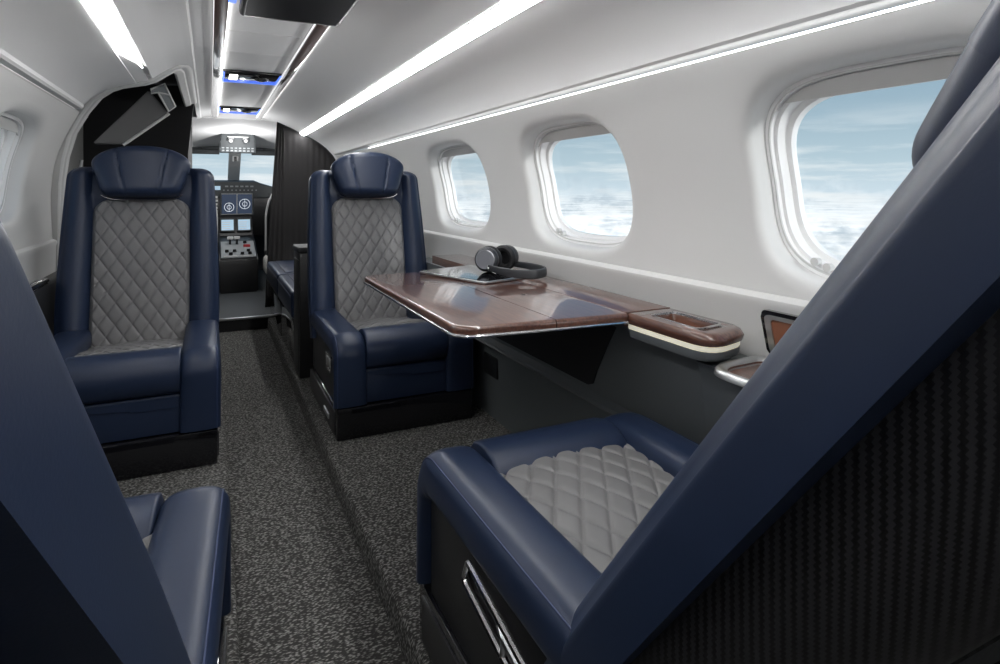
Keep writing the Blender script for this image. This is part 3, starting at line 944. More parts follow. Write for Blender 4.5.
def cup_holder():
    ox, oy, oz = 0.92, 0.725, 0.6065
    t = thing('cup_holder', 'chrome rimmed cup holder with open brown leather lid', 'cup holder', (ox, oy, oz))
    outer = round_poly([(-0.085, 0.130), (0.080, 0.140), (0.080, -0.130), (-0.085, -0.130)], [0.07, 0.03, 0.03, 0.05], 8)
    inner = round_poly([(-0.062, 0.108), (0.060, 0.114), (0.060, -0.110), (-0.062, -0.110)], [0.05, 0.02, 0.02, 0.04], 8)
    bm = B()
    n = len(outer)
    def mixl(a, z): return [(outer[i][0] * (1 - a) + inner[i][0] * a, outer[i][1] * (1 - a) + inner[i][1] * a, z) for i in range(n)]
    loft(bm, [mixl(0, 0.0), mixl(0.05, 0.008), mixl(0.3, 0.014), mixl(0.6, 0.013), mixl(0.85, 0.009), mixl(1.0, 0.003), mixl(1.0, 0.0)], closed=True, cap=False)
    obj('rim', bm, M['alu'], t, ang=60, fix=True)
    bm = B()
    loft(bm, [[(x * 1.02, y * 1.01, 0.0075) for x, y in inner], [(x, y, 0.0005) for x, y in inner]], closed=True, cap=False)
    v = [bm.verts.new((x, y, 0.0012)) for x, y in inner]; bm.faces.new(v)
    tr = obj('tray', bm, M['wood'], t)
    for (x, y) in ((0.03, 0.075), (0.012, 0.035)):
        k = B()
        add_tube(k, [(x, y, 0.0012), (x, y, 0.010), (x, y, 0.0105), (x, y, 0.02)], [0.007, 0.007, 0.005, 0.0045], 14)
        obj('stud', k, M['chrome'], tr)
    # lid standing open against the side wall
    lid = B()
    o2 = round_poly([(0.110, 0.0), (0.130, 0.086), (-0.130, 0.086), (-0.110, 0.0)], 0.012, 4)
    loft(lid, [[(0.069 + dx, y, 0.020 + z) for y, z in o2] for dx in (0.0, 0.012)])
    bmesh.ops.bevel(lid, geom=lid.edges[:], offset=0.002, segments=2, affect='EDGES')
    L = obj('lid', lid, M['gloss'], t)
    fr = B()
    a = round_poly([(0.101, 0.006), (0.117, 0.078), (-0.117, 0.078), (-0.101, 0.006)], 0.010, 4)
    b = round_poly([(0.088, 0.013), (0.102, 0.071), (-0.102, 0.071), (-0.088, 0.013)], 0.008, 4)
    ring_slab(fr, a, b, 0.0, 0.004)
    for v in fr.verts: v.co = Vector((0.0690 - v.co.z, v.co.x, 0.020 + v.co.y))
    obj('lid_frame', fr, M['alu'], L)
    le = B()
    loft(le, [[(0.0692 + dx, y, 0.020 + z) for y, z in b] for dx in (0.0, -0.002)])
    q = obj('lid_lining', le, M['brown'], L); q['label'] = 'brown leather lid lining'
    return t
cup_holder()

def wood_ledge():
    ox, oy, oz = 0.90, 1.9, 0.640
    t = thing('side_ledge', 'polished walnut ledge along the side wall under the windows', 'ledge', (ox, oy, oz))
    out = round_poly([(0.850, 0.865), (0.982, 0.905), (0.982, 2.42), (0.850, 2.42)], [0.05, 0.055, 0.0, 0.0], 8)
    # recess near the aft end
    inn = round_poly([(0.878, 0.905), (0.952, 0.920), (0.952, 1.060), (0.878, 1.050)], 0.012, 5)
    bm = B()
    ov = [(x - ox, y - oy) for x, y in out]
    # body of the ledge built as a bevelled slab in two lengths: aft piece with recess is a ring
    slab(bm, [(x - ox, y - oy) for x, y in round_poly([(0.850, 1.105), (0.982, 1.105), (0.982, 2.42), (0.850, 2.42)], 0.0)], 0.0, ZT - oz, 0.0008, 2)
    obj('ledge_top', bm, M['wood'], t, ang=50)
    bm = B(); box_minmax(bm, (0.905 - ox, 1.104 - oy, -0.030), (0.98 - ox, 2.42 - oy, -0.0003), 0.003)
    obj('support', bm, M['greyp'], t)
    bm = B()
    N = 72
    cx, cy = 0.904, 1.005
    def ray_poly(poly, th):
        d = Vector((math.cos(th), math.sin(th))); best = None
        for i in range(len(poly)):
            a = Vector(poly[i]) - Vector((cx, cy)); b = Vector(poly[(i + 1) % len(poly)]) - Vector((cx, cy))
            e = b - a; den = d.x * e.y - d.y * e.x
            if abs(den) < 1e-9: continue
            s = (a.x * e.y - a.y * e.x) / den; q = (a.x * d.y - a.y * d.x) / den
            if s > 0 and -1e-6 <= q <= 1 + 1e-6 and (best is None or s < best): best = s
        return d * best
    aft = round_poly([(0.850, 0.835), (0.985, 0.872), (0.982, 1.102), (0.850, 1.102)], [0.05, 0.055, 0.0, 0.0], 8)
    ths = sorted([2 * PI * k / N - PI for k in range(N)] + [math.atan2(y - cy, x - cx) for x, y in ((0.982, 1.102), (0.850, 1.102))])
    O = [ray_poly(aft, th) for th in ths]; I = [ray_poly(inn, th) for th in ths]
    H = ZT - oz
    dz = 0.008
    def Lp(P, sc, z): return [(cx + p.x * sc - ox, cy + p.y * sc - oy, z) for p in P]
    loft(bm, [Lp(I, 1.0, -0.004), Lp(I, 1.0, H - 0.004), Lp(I, 1.05, H), Lp(O, 0.91, H), Lp(O, 0.955, H - 0.003), Lp(O, 0.985, H - 0.009), Lp(O, 1.0, H - 0.012), Lp(O, 0.985, 0.010), Lp(O, 0.95, 0.007)], closed=True, cap=False)
    a = obj('ledge_end', bm, M['wood'], t, ang=50)
    bm = B()
    loft(bm, [Lp(I, 1.0, H - 0.026), Lp(I, 0.98, H - 0.028)], closed=True, cap=True)
    obj('recess_floor', bm, M['blackm'], a)
    bm = B()
    loft(bm, [Lp(I, 1.06, H + 0.0002), Lp(I, 1.055, H + 0.0022), Lp(I, 1.0, H + 0.0022), Lp(I, 0.985, H - 0.003)], closed=True, cap=False)
    obj('recess_trim', bm, M['chrome'], a)
    bm = B()
    loft(bm, [Lp(O, 0.935, -0.004), Lp(O, 0.945, -0.001), Lp(O, 0.945, 0.006), Lp(O, 0.94, 0.007)], closed=True, cap=True)
    q = obj('light_lens', bm, M['cream'], t, ang=50); q['label'] = 'cream light lens under the ledge end'
    bm = B()
    loft(bm, [Lp(O, 0.80, -0.024), Lp(O, 0.90, -0.023), Lp(O, 0.935, -0.016), Lp(O, 0.945, -0.0045), Lp(O, 0.88, -0.0042)], closed=True, cap=True)
    obj('lower_rim', bm, M['greyp'], t, ang=50)
    return t
wood_ledge()

def table():
    ox, oy, oz = 0.63, 1.53, ZT - 0.026
    t = thing('folding_table', 'glossy walnut fold-out table with headphones on it', 'table', (ox, oy, oz))
    def seam(a, b):
        return abs(a.x - b.x) < 1e-5 and a.x + ox > 0.5
    def leaf(pts, rad):
        bm = B(); slab(bm, [(x - ox, y - oy) for x, y in round_poly(pts, rad, 8)], 0, 0.026, 0.009, 4, skip=seam)
        return bm
    obj('table_leaf', leaf([(0.448, 1.125), (0.668, 1.105), (0.668, 1.955), (0.448, 1.955)], [0.055, 0.0, 0.0, 0.03]), M['wood'], t, ang=50)
    obj('table_leaf', leaf([(0.670, 1.105), (0.847, 1.090), (0.847, 1.955), (0.670, 1.955)], [0.0, 0.0, 0.0, 0.0]), M['wood'], t, ang=50)
    # metal edge band along the two free edges
    bm = B()
    pts = round_poly([(0.846, 1.0895), (0.4475, 1.1245), (0.4475, 1.956), (0.846, 1.956)], [0, 0.055, 0.03, 0], 8)
    add_tube(bm, [(x - ox, y - oy, 0.006) for x, y in pts], 0.0035, 8)
    obj('edge_band', bm, M['chrome'], t)
    bm = B()
    add_tube(bm, [(0.745 - ox, 1.40 - oy, 0.0255), (0.745 - ox, 1.40 - oy, 0.028)], 0.006, 12)
    obj('stud', bm, M['chrome'], t)
    # support arm running back into the side console
    bm = B(); box_minmax(bm, (0.66 - ox, 1.62 - oy, -0.020), (0.828 - ox, 1.78 - oy, -0.0002), 0.004)
    obj('support_arm', bm, M['gloss'], t)
    return t
table()

# folder / tablet and headphones on the table
def tablet():
    c = (0.785, 1.795, ZT + 0.0005)
    t = thing('tablet_computer', 'slim dark tablet lying flat on the table under headphones', 'tablet', c, math.radians(17))
    bm = B(); slab(bm, round_poly([(-0.115, -0.165), (0.115, -0.165), (0.115, 0.165), (-0.115, 0.165)], 0.010, 5), 0, 0.008, 0.0025, 3)
    obj('case', bm, M['alu'], t)
    bm = B(); slab(bm, round_poly([(-0.111, -0.161), (0.111, -0.161), (0.111, 0.161), (-0.111, 0.161)], 0.008, 5), 0.0079, 0.0092)
    obj('screen', bm, M['gloss'], t)
tablet()

def headphones():
    t = thing('headphones', 'dark grey over-ear headphones resting on the tablet', 'headphones', (0.850, 1.700, ZT + 0.0112))
    R = 0.037
    def cup(c, axis, flip):
        ax = Vector(axis).normalized()
        up = Vector((0, 0, 1)); side = ax.cross(up).normalized(); up = side.cross(ax)
        def disc(prof, name, m, N=40):
            bm = B(); loops = []
            for r, h in [(r_ * 1.13, h_ * 1.13) for r_, h_ in prof]:
                loops.append([Vector(c) + ax * h + side * (r * math.cos(2 * PI * k / N)) + up * (r * 1.0 * math.sin(2 * PI * k / N)) for k in range(N)])
            loft(bm, loops)
            return obj(name, bm, m, t, ang=40)
        f = -1 if flip else 1
        cp = disc([(0.022, -0.010), (0.033, -0.008), (0.0355, 0.0), (0.035, 0.010), (0.031, 0.017), (0.0275, 0.0185)], 'ear_cup', M['head'])
        fc = disc([(0.0285, 0.0175), (0.028, 0.0205), (0.0262, 0.0215), (0.0255, 0.0200), (0.002, 0.0198)], 'metal_cap', M['headm'])
        pd = disc([(0.033, -0.0085), (0.0375, -0.013), (0.0385, -0.020), (0.0365, -0.027), (0.031, -0.030), (0.023, -0.028), (0.020, -0.020), (0.019, -0.0105)], 'ear_pad', M['pad'])
        for o in (fc, pd): o.parent = cp
    A = Vector((-0.043, 0.065, 0.0425)); Bc = Vector((0.045, 0.100, 0.0425))
    cup(A, (-0.68, -0.73, 0.06), False)
    cup(Bc, (0.80, 0.60, 0.05), True)
    # headband lying on its side toward the window
    bm = B(); loops = []
    P = [A + Vector((-0.008, -0.030, -0.022)), Vector((-0.045, -0.020, 0.018)), Vector((-0.035, -0.110, 0.018)), Vector((0.010, -0.150, 0.018)), Vector((0.060, -0.130, 0.019)), Vector((0.085, -0.060, 0.019)), Vector((0.085, 0.030, 0.019)), Bc + Vector((0.016, -0.010, -0.022))]
    def cr(p0, p1, p2, p3, s): return 0.5 * ((2 * p1) + (p2 - p0) * s + (2 * p0 - 5 * p1 + 4 * p2 - p3) * s * s + (3 * p1 - p0 - 3 * p2 + p3) * s ** 3)
    path = []
    for i in range(len(P) - 1):
        p0 = P[max(0, i - 1)]; p3 = P[min(len(P) - 1, i + 2)]
        for k in range(8): path.append(cr(p0, P[i], P[i + 1], p3, k / 8))
    path.append(P[-1])
    for i, p in enumerate(path):
        tg = (path[min(i + 1, len(path) - 1)] - path[max(i - 1, 0)]).normalized()
        nn = tg.cross(Vector((0, 0, 1))).normalized()
        s = i / (len(path) - 1)
        wv = 0.009 + 0.005 * math.sin(PI * s); th = 0.0045
        L = []
        for k in range(16):
            cx, sy = sup(3, k, 16)
            L.append(p + nn * th * cx + Vector((0, 0, 1)) * wv * sy)
        loops.append(L)
    loft(bm, loops)
    obj('headband', bm, M['head'], t, ang=60)
    for (c, d) in ((A, Vector((-0.008, -0.030, -0.022))), (Bc, Vector((0.016, -0.010, -0.022)))):
        k = B(); add_tube(k, [c + d * 0.8, c + d * 1.25], 0.0055, 10)
        obj('hinge', k, M['alu'], t)
headphones()

# ------------------------------------------------------------------ ceiling centre strip
def ceiling_strip():
    # panels
    ys = [YA, 0.6, 1.25, 1.86, 2.20, 2.54, 2.92]
    t = thing('ceiling_panel', 'white segmented panel strip down the ceiling between wood rails', 'panel', (0.175, 2.0, 1.484))
    ox, oy, oz = 0.175, 2.0, 1.484
    for a, b in list(zip(ys[:-1], ys[1:])) + [(3.21, 4.19)]:
        bm = B(); box_minmax(bm, (0.050 - ox, a + 0.003 - oy, 0), (0.300 - ox, b - 0.003 - oy, 0.012), 0.003)
        obj('segment', bm, M['panel'], t)
    for nm, x0, x1, lab in (('l', 0.010, 0.048, 'narrow walnut rail on the left edge of the ceiling strip'), ('r', 0.302, 0.343, 'walnut rail on the right edge of the ceiling strip')):
        r = thing('ceiling_rail', lab, 'rail', ((x0 + x1) / 2, 1.9, 1.47), group='walnut ceiling rails')
        bm = B(); box_minmax(bm, (x0 - (x0 + x1) / 2, YA + .01 - 1.9, 0.0), (x1 - (x0 + x1) / 2, 4.76 - 1.9, 0.030), 0.004)
        obj('rail', bm, M['wood'], r)
        bm = B()
        for side in (-1, 1):  # added glow strips that graze the centre panels and headliner with light
            xe = (x0 if side < 0 else x1) - (x0 + x1) / 2
            bm = B(); box_minmax(bm, (xe - 0.0015, YA + .01 - 1.9, 0.0045), (xe + 0.0015, 4.70 - 1.9, 0.0125))
            obj('edge_fill', bm, M['rail_dim'] if (nm == 'r' and side < 0) else M['rail_soft'] if (nm == 'l' and side < 0) else M['rail_fill'], r)
    for y0, y1, lab in ((2.93, 3.20, 'black reading light bar across the ceiling, nearer of the two'), (4.20, 4.50, 'black light bar at the cockpit end of the ceiling strip')):
        c = thing('light_bar', lab, 'light', (0.175, (y0 + y1) / 2, 1.476), group='ceiling light bars')
        h = (y1 - y0) / 2
        bm = B(); box_minmax(bm, (-0.123, -h, 0.0), (0.123, h, 0.016), 0.002)
        hb = obj('housing', bm, M['gloss'], c)
        bm = B(); box_minmax(bm, (-0.095, -h * 0.55, -0.003), (-0.060, h * 0.35, 0.001), 0.001); obj('lamp', bm, M['spot'], hb)
        bm = B()
        add_tube(bm, [(0.045, 0, 0.001), (0.045, 0, -0.006), (0.045, 0, -0.012)], [0.042 * 0.8, 0.036 * 0.8, 0.010], 20)
        obj('air_vent', bm, M['chrome'], hb)
        for x in (-0.119, 0.119):
            bm = B(); box_minmax(bm, (x - 0.004, -h * 0.95, -0.002), (x + 0.004, h * 0.95, 0.001)); obj('accent_light', bm, M['blueled'], hb)
        bm = B(); box_minmax(bm, (-0.115, h - 0.003, -0.0015), (0.115, h, 0.001)); obj('accent_strip', bm, M['blueled'], hb)
    # white closing panel forward
    m = thing('ceiling_monitor', 'black monitor folded flat against the ceiling', 'monitor', (0.205, 1.50, 1.432))
    bm = B(); box_minmax(bm, (-0.135, -0.27, -0.018), (0.128, 0.25, 0.020), 0.012, 3); obj('casing', bm, M['tv'], m)
    bm = B(); box_minmax(bm, (-0.122, -0.25, -0.0195), (0.115, 0.225, -0.0175)); obj('screen', bm, M['tv'], m)
    bm = B(); box_minmax(bm, (-0.130, 0.10, 0.018), (0.12, 0.30, 0.055), 0.006); obj('mount', bm, M['gloss'], m)
    bm = B(); box_minmax(bm, (-0.160, 0.22, 0.030), (-0.140, 0.30, 0.050), 0.003); obj('accent_light', bm, M['blueled'], m)
ceiling_strip()

# ------------------------------------------------------------------ left side
def left_ledge():
    ox, oy, oz = -0.56, 2.0, RF
    t = thing('side_console', 'dark side ledge with chrome latch left of the aft-facing left seat', 'console', (ox, oy, oz))
    bm = B()
    prof = [(-0.535, RF), (-0.530, 0.50), (-0.530, 0.590), (-0.534, 0.602), (-0.542, 0.606), (-0.588, 0.606), (-0.588, RF)]
    loft(bm, [[(x - ox, y - oy, z - oz) for x, z in prof] for y in (1.95, 3.14)])
    obj('panel', bm, M['grey_dark'], t, ang=30)
    bm = B()
    pts = [(-0.552, 2.42, 0.613), (-0.549, 2.60, 0.613), (-0.545, 2.70, 0.613), (-0.546, 2.735, 0.613), (-0.558, 2.745, 0.612), (-0.574, 2.70, 0.611), (-0.578, 2.60, 0.611)]
    add_tube(bm, [(x - ox, y - oy, z - oz) for x, y, z in pts], 0.009, 10)
    obj('latch', bm, M['chrome'], t)
    bm = B(); box_minmax(bm, (-0.575 - ox, 2.40 - oy, 0.604 - oz), (-0.535 - ox, 2.71 - oy, 0.6085 - oz), 0.002)
    obj('latch_plate', bm, M['gloss'], t)
left_ledge()

def entrance():
    # arched surround of the entrance: a raised moulding that follows the fuselage
    ring = [(-0.082, 3.90, 1.462), (-0.082, 2.84, 1.462), (-0.092, 2.76, 1.459), (-0.12, 2.715, 1.446), (-0.17, 2.705, 1.417), (-0.21, 2.71, 1.390), (-0.26, 2.73, 1.368),
            (-0.33, 2.79, 1.357), (-0.39, 2.86, 1.342), (-0.44, 2.93, 1.316), (-0.49, 3.00, 1.262), (-0.54, 3.06, 1.18), (-0.572, 3.11, 1.08), (-0.588, 3.14, 0.98), (-0.594, 3.15, 0.85), (-0.594, 3.15, 0.60)]
    ring = [Vector(p) for p in ring]
    bm = B()
    sec = [(-0.02, -0.012), (0.006, -0.014), (0.011, -0.008), (0.012, 0.002), (0.010, 0.018), (0.016, 0.024), (0.018, 0.050), (0.012, 0.056), (-0.02, 0.056)]
    loops = []; n = len(ring)
    for i in range(n):
        t = (ring[min(n - 1, i + 1)] - ring[max(0, i - 1)]).normalized()
        N = Vector((0.15, ring[i].y, 0.75)) - ring[i]; N = (N - t * N.dot(t)).normalized()
        Bn = N.cross(t)
        loops.append([ring[i] + N * d + Bn * b for d, b in sec])
    loft(bm, loops)
    bmesh.ops.recalc_face_normals(bm, faces=bm.faces)
    struct(obj('trim_1', bm, M['wall'], ang=35))
    # side panel of the passage between arch and dark recess
    bm = B()
    box_minmax(bm, (-0.70, 3.17, 0.0), (-0.62, 4.86, 1.55), 0.01)
    box_minmax(bm, (-0.72, 2.45, 1.28), (-0.66, 3.2, 1.56))
    struct(obj('wall_entrance', bm, M['midgrey']))
    # recess behind the arch closed by a dark partition
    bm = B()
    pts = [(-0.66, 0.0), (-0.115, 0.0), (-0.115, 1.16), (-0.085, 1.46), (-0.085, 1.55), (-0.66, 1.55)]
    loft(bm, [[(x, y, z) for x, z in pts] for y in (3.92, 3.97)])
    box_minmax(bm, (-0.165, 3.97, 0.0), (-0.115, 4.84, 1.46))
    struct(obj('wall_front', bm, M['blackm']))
    # tilted grey headboard in the recess with a pale bracket at its end
    hx, hy, hz = -0.32, 3.30, 1.30
    d = thing('door_header', 'tilted grey panel with pale bracket inside the entrance arch', 'panel', (hx, hy, hz))
    bm = B()
    q = [(-0.485, 1.165), (-0.262, 1.425), (-0.180, 1.322), (-0.360, 1.165)]
    loft(bm, [[(x - hx, y - hy, z - hz) for x, z in q] for y in (3.29, 3.36)])
    bmesh.ops.bevel(bm, geom=bm.edges[:], offset=0.006, segments=2, affect='EDGES')
    obj('board', bm, M['midgrey'], d)
    bm = B()
    add_tube(bm, [(-0.365 - hx, -0.012, 1.160 - hz), (-0.176 - hx, -0.012, 1.318 - hz)], 0.007, 8)
    obj('edge_trim', bm, M['shade'], d)
    q2 = [(-0.252, 1.424), (-0.195, 1.456), (-0.149, 1.349), (-0.177, 1.325), (-0.221, 1.412), (-0.250, 1.405)]
    bm = B(); loft(bm, [[(x - hx, y - hy, z - hz) for x, z in q2] for y in (3.265, 3.29)])
    br = obj('bracket', bm, M['cocklight'], d)
    bm = B()
    add_tube(bm, [(x - hx, 3.262 - hy, z - hz) for x, z in q2], 0.0045, 8, closed=True)
    add_tube(bm, [(-0.221 - hx, 3.262 - hy, 1.412 - hz), (-0.172 - hx, 3.262 - hy, 1.403 - hz)], 0.004, 8)
    obj('bracket_edge', bm, M['white'], br)
    # folded privacy door panel leaning beside the arch
    p = thing('folding_door', 'narrow folded grey door leaf beside the left wall behind the seat', 'door', (-0.52, 3.36, RF))
    bm = B()
    q = [(-0.075, 0.0), (0.03, 0.0), (0.03, 0.70), (-0.02, 0.98), (-0.055, 0.98), (-0.075, 0.70)]
    loft(bm, [[(x, y, z) for x, z in q] for y in (0.02, 0.04)])
    obj('leaf', bm, M['midgrey'], p)
    bm = B()
    add_tube(bm, [(-0.070, 0.01, 0.30), (-0.055, 0.01, 0.80), (-0.018, 0.01, 1.02)], 0.006, 8)
    add_tube(bm, [(-0.040, 0.01, 0.30), (-0.030, 0.01, 0.78), (0.005, 0.01, 0.97)], 0.005, 8)
    obj('metal_edge', bm, M['alu'], p)
    # trims under the coves, left side ends in a rounded corner
    bm = B()
    pr = [(-0.4835, 1.2690), (-0.4805, 1.2705), (-0.4805, 1.2730), (-0.4835, 1.2740)]
    loft(bm, [[(x, y, z) for x, z in pr] for y in (YA, 2.86)], closed=True)
    struct(obj('trim_2', bm, M['liner']))
    bm = B()
    pr = [(0.9040, 1.2135), (0.9015, 1.2145), (0.9015, 1.2170), (0.9040, 1.2175)]
    loft(bm, [[(x, y, z) for x, z in pr] for y in (YA, 3.78)], closed=True)
    struct(obj('trim_3', bm, M['wash']))
entrance()

# ------------------------------------------------------------------ forward right: cabinet, bench, curtain
def forward_right():
    c = thing('low_cabinet', 'black low cabinet behind the aft-facing right seat', 'cabinet', (0.66, 3.02, RF))
    bm = B(); box_minmax(bm, (-0.285, -0.10, 0.0), (0.29, 0.10, 0.585), 0.006); obj('body', bm, M['black'], c)
    bm = B(); box_minmax(bm, (-0.292, -0.108, 0.585), (0.29, 0.108, 0.612), 0.008, 3); obj('top', bm, M['grey_dark'], c)
    bm = B(); box_minmax(bm, (-0.288, -0.085, 0.03), (-0.284, 0.085, 0.55), 0.002); obj('door', bm, M['grey_dark'], c)
    for i, (ya, yb, lab) in enumerate(((3.12, 3.80, 'blue bench cushion just beyond the black cabinet'), (3.82, 4.55, 'blue bench cushion nearest the curtain'))):
        t = thing('bench_seat', lab, 'bench', (0.68, (ya + yb) / 2, RF), group='side bench cushions')
        h = (yb - ya) / 2
        bm = B(); box_minmax(bm, (-0.295, -h + .004, 0.0), (0.28, h - .004, 0.235), 0.004); obj('base', bm, M['gloss'], t)
        bm = B(); box_minmax(bm, (-0.318, -h + .004, 0.236), (0.28, h - .004, 0.375), 0.022, 4); cu = obj('cushion', bm, M['blue'], t)
        bm = B(); box_minmax(bm, (-0.265, -h + .05, 0.374), (0.24, h - .05, 0.380), 0.003); obj('inset_pad', bm, M['blue'], cu)
        bm = B(); add_tube(bm, [(-0.3185, -h + .02, 0.350), (-0.3185, h - .02, 0.350)], 0.002, 6); obj('seam', bm, M['blue_seam'], cu)
    # curtain drawn across the galley
    t = thing('curtain', 'dark charcoal curtain closing off the galley before the cockpit', 'curtain', (0.68, 4.74, RF))
    bm = B(); n = 120; rows = []
    def top_z(x):
        return smooth_tab([(0.36, 1.475), (0.45, 1.458), (0.55, 1.42), (0.64, 1.372), (0.74, 1.32), (0.84, 1.235), (0.92, 1.10), (0.99, 0.86), (1.0, 0.8)], x) - 0.012
    xs = [0.365 + (0.995 - 0.365) * k / n for k in range(n + 1)]
    for v in range(13):
        row = []
        for k, x in enumerate(xs):
            zt = top_z(x); z = 0.0 + (zt - RF) * v / 12
            amp = 0.011 if x < 0.5 else 0.002
            xx = x
            if x < 0.5:                      # gathered leading edge leans towards the cabin wall
                xx = x + 0.085 * (v / 12) ** 1.2 * (1 - (x - 0.365) / 0.135)
            row.append((xx - 0.68, amp * math.sin(x * 150) * (0.6 + 0.4 * math.sin(v * 0.7)), z))
        rows.append(row)
    loft(bm, rows, closed=False, cap=False)
    o = obj('cloth', bm, M['curtain'], t, ang=180, fix=False)
    sm = o.modifiers.new('thickness', 'SOLIDIFY'); sm.thickness = 0.003
    bm = B()
    add_tube(bm, [(x - 0.68, 0.0, top_z(x) + 0.006 - RF) for x in [0.45 + 0.05 * k for k in range(11)]], 0.005, 8)
    obj('rail', bm, M['grey_dark'], t)
forward_right()

# ------------------------------------------------------------------ cockpit
CX = 0.22
def cockpit():
    # floor with a metal-edged step
    bm = B(); box_minmax(bm, (-0.6, 4.42, -0.02), (1.05, 7.2, 0.085)); struct(obj('floor_cockpit', bm, M['cock']))
    bm = B(); box_minmax(bm, (-0.12, 4.405, 0.074), (0.60, 4.43, 0.090), 0.003); struct(obj('trim_4', bm, M['alu']))
    bm = B(); box_minmax(bm, (-0.12, 4.412, 0.0), (0.60, 4.421, 0.073)); struct(obj('trim_5', bm, M['blackm']))
    # shell: light headliner sloping down to the windscreen header, dark sides
    bm = B()
    prof = [(-0.75, 0.80), (-0.70, 1.12), (-0.52, 1.36), (-0.20, 1.475), (CX, 1.50), (CX + 0.42, 1.475), (CX + 0.74, 1.36), (CX + 0.92, 1.12), (CX + 0.97, 0.80)]
    def sec(y, k, dz): return [(CX + (x - CX) * k, y, z + dz) for x, z in prof]
    loft(bm, [sec(4.80, 1.0, 0.0), sec(5.3, 1.0, -0.03), sec(5.9, 0.98, -0.07), sec(6.35, 0.95, -0.13)], closed=False, cap=False)
    struct(obj('ceiling_cockpit', bm, M['ceil'], ang=60, fix=False))
    bm = B()
    for x in (-0.72, CX + 0.95):
        box_minmax(bm, (x - 0.02, 4.82, 0.0), (x + 0.02, 7.0, 0.82))
    box_minmax(bm, (-0.74, 6.96, 0.0), (CX + 0.97, 7.0, 0.92))
    struct(obj('wall_cockpit', bm, M['cock']))
    # windscreen frame: header, centre post, side posts
    bm = B()
    box_minmax(bm, (-0.62, 6.30, 1.325), (CX + 0.86, 6.42, 1.365), 0.01)
    w = struct(obj('window_9', bm, M['cock']))
    for (xa, za, xb, zb, wd) in ((CX, 1.33, CX, 0.97, 0.055), (-0.55, 1.33, -0.66, 0.9, 0.05), (CX + 0.77, 1.33, CX + 0.88, 0.9, 0.05)):
        bm = B()
        ya, yb = 6.36, 6.95
        loft(bm, [[(xa - wd, ya, za), (xa + wd, ya, za), (xa + wd, ya + 0.05, za), (xa - wd, ya + 0.05, za)], [(xb - wd, yb, zb), (xb + wd, yb, zb), (xb + wd, yb + 0.05, zb), (xb - wd, yb + 0.05, zb)]])
        obj('post', bm, M['white'], w)
    bm = B()
    loft(bm, [[(-0.62, 6.39, 1.34), (CX + 0.85, 6.39, 1.34)], [(-0.72, 6.98, 0.9), (CX + 0.95, 6.98, 0.9)]], closed=False, cap=False)
    obj('pane', bm, M['glass'], w, fix=False)
    bm = B(); box_minmax(bm, (-0.115, 4.80, 1.470), (0.60, 4.87, 1.575)); struct(obj('trim_7', bm, M['ceil']))
    # compass on the post
    c = thing('compass', 'small standby compass under the overhead panel', 'compass', (CX, 6.33, 1.225))
    bm = B(); box_minmax(bm, (-0.028, -0.02, 0.0), (0.028, 0.04, 0.055), 0.008); obj('case', bm, M['white'], c)
    bm = B(); box_minmax(bm, (-0.012, -0.022, 0.004), (0.012, -0.018, 0.045), 0.001); obj('dial', bm, M['black'], c)
    # sun visors
    for x, lab in ((-0.05, 'dark sun visor left of the overhead panel'), (CX + 0.27, 'dark sun visor right of the overhead panel')):
        v = thing('sun_visor', lab, 'visor', (x, 6.24, 1.33), group='sun visors')
        bm = B(); box_minmax(bm, (-0.13, -0.006, -0.045), (0.13, 0.006, 0.0), 0.004); obj('blade', bm, M['cock'], v)
        bm = B(); add_tube(bm, [(-0.02, 0.0, 0.0), (-0.02, 0.0, 0.012), (-0.02, 0.06, 0.018)], 0.005, 8); obj('arm', bm, M['black'], v)
    # overhead panel
    o = thing('overhead_panel', 'grey overhead switch panel at the top of the windscreen', 'panel', (CX, 5.75, 1.33))
    bm = B()
    q = [(-0.135, 0.135), (0.135, 0.135), (0.147, -0.03), (-0.147, -0.03)]
    loft(bm, [[(x, (0.135 - z) * 0.35 - 0.06, z) for x, z in q], [(x * 0.95, 0.10 + (0.135 - z) * 0.3, z + 0.015) for x, z in q]])
    bmesh.ops.bevel(bm, geom=bm.edges[:], offset=0.008, segments=2, affect='EDGES')
    obj('housing', bm, M['cock'], o)
    bm = B()
    box_minmax(bm, (-0.150, -0.005, -0.052), (0.150, 0.10, 0.035), 0.010)
    sp = obj('switch_panel', bm, M['cock'], o)
    bm = B(); box_minmax(bm, (-0.085, -0.052, 0.078), (0.085, -0.040, 0.086), 0.001); obj('label_strip', bm, M['white'], o)
    for x in (-0.058, 0.062):
        bm = B(); add_tube(bm, [(x, -0.044, 0.052), (x, -0.060, 0.048)], [0.030, 0.020], 14); obj('map_light', bm, M['chrome'], o)
        bm = B(); add_tube(bm, [(x, -0.058, 0.048), (x, -0.063, 0.047)], [0.015, 0.013], 12); obj('map_lens', bm, M['white'], o)
    for r in range(3):
        for k in range(8):
            bm = B(); x = -0.118 + 0.034 * k; z = -0.036 + 0.024 * r
            box_minmax(bm, (x - 0.010, -0.010, z - 0.006), (x + 0.010, -0.003, z + 0.006), 0.001)
            obj('switch', bm, M['cocklight'], sp)
    # glareshield
    g = thing('glareshield', 'dark glareshield with a small blue display under the windscreen', 'glareshield', (CX, 6.35, 0.92))
    bm = B()
    top = [(-0.75, 0.0), (-0.62, 0.02), (-0.27, 0.075), (-0.22, 0.110), (0.18, 0.110), (0.24, 0.085), (0.45, 0.02), (0.78, 0.0)]
    P = [(x, z) for x, z in top] + [(0.78, -0.045), (-0.75, -0.045)]
    loft(bm, [[(x, 0.0, z) for x, z in P], [(x, 0.30, z + 0.02) for x, z in P], [(x, 0.5, z * 0.6 - 0.02) for x, z in P]])
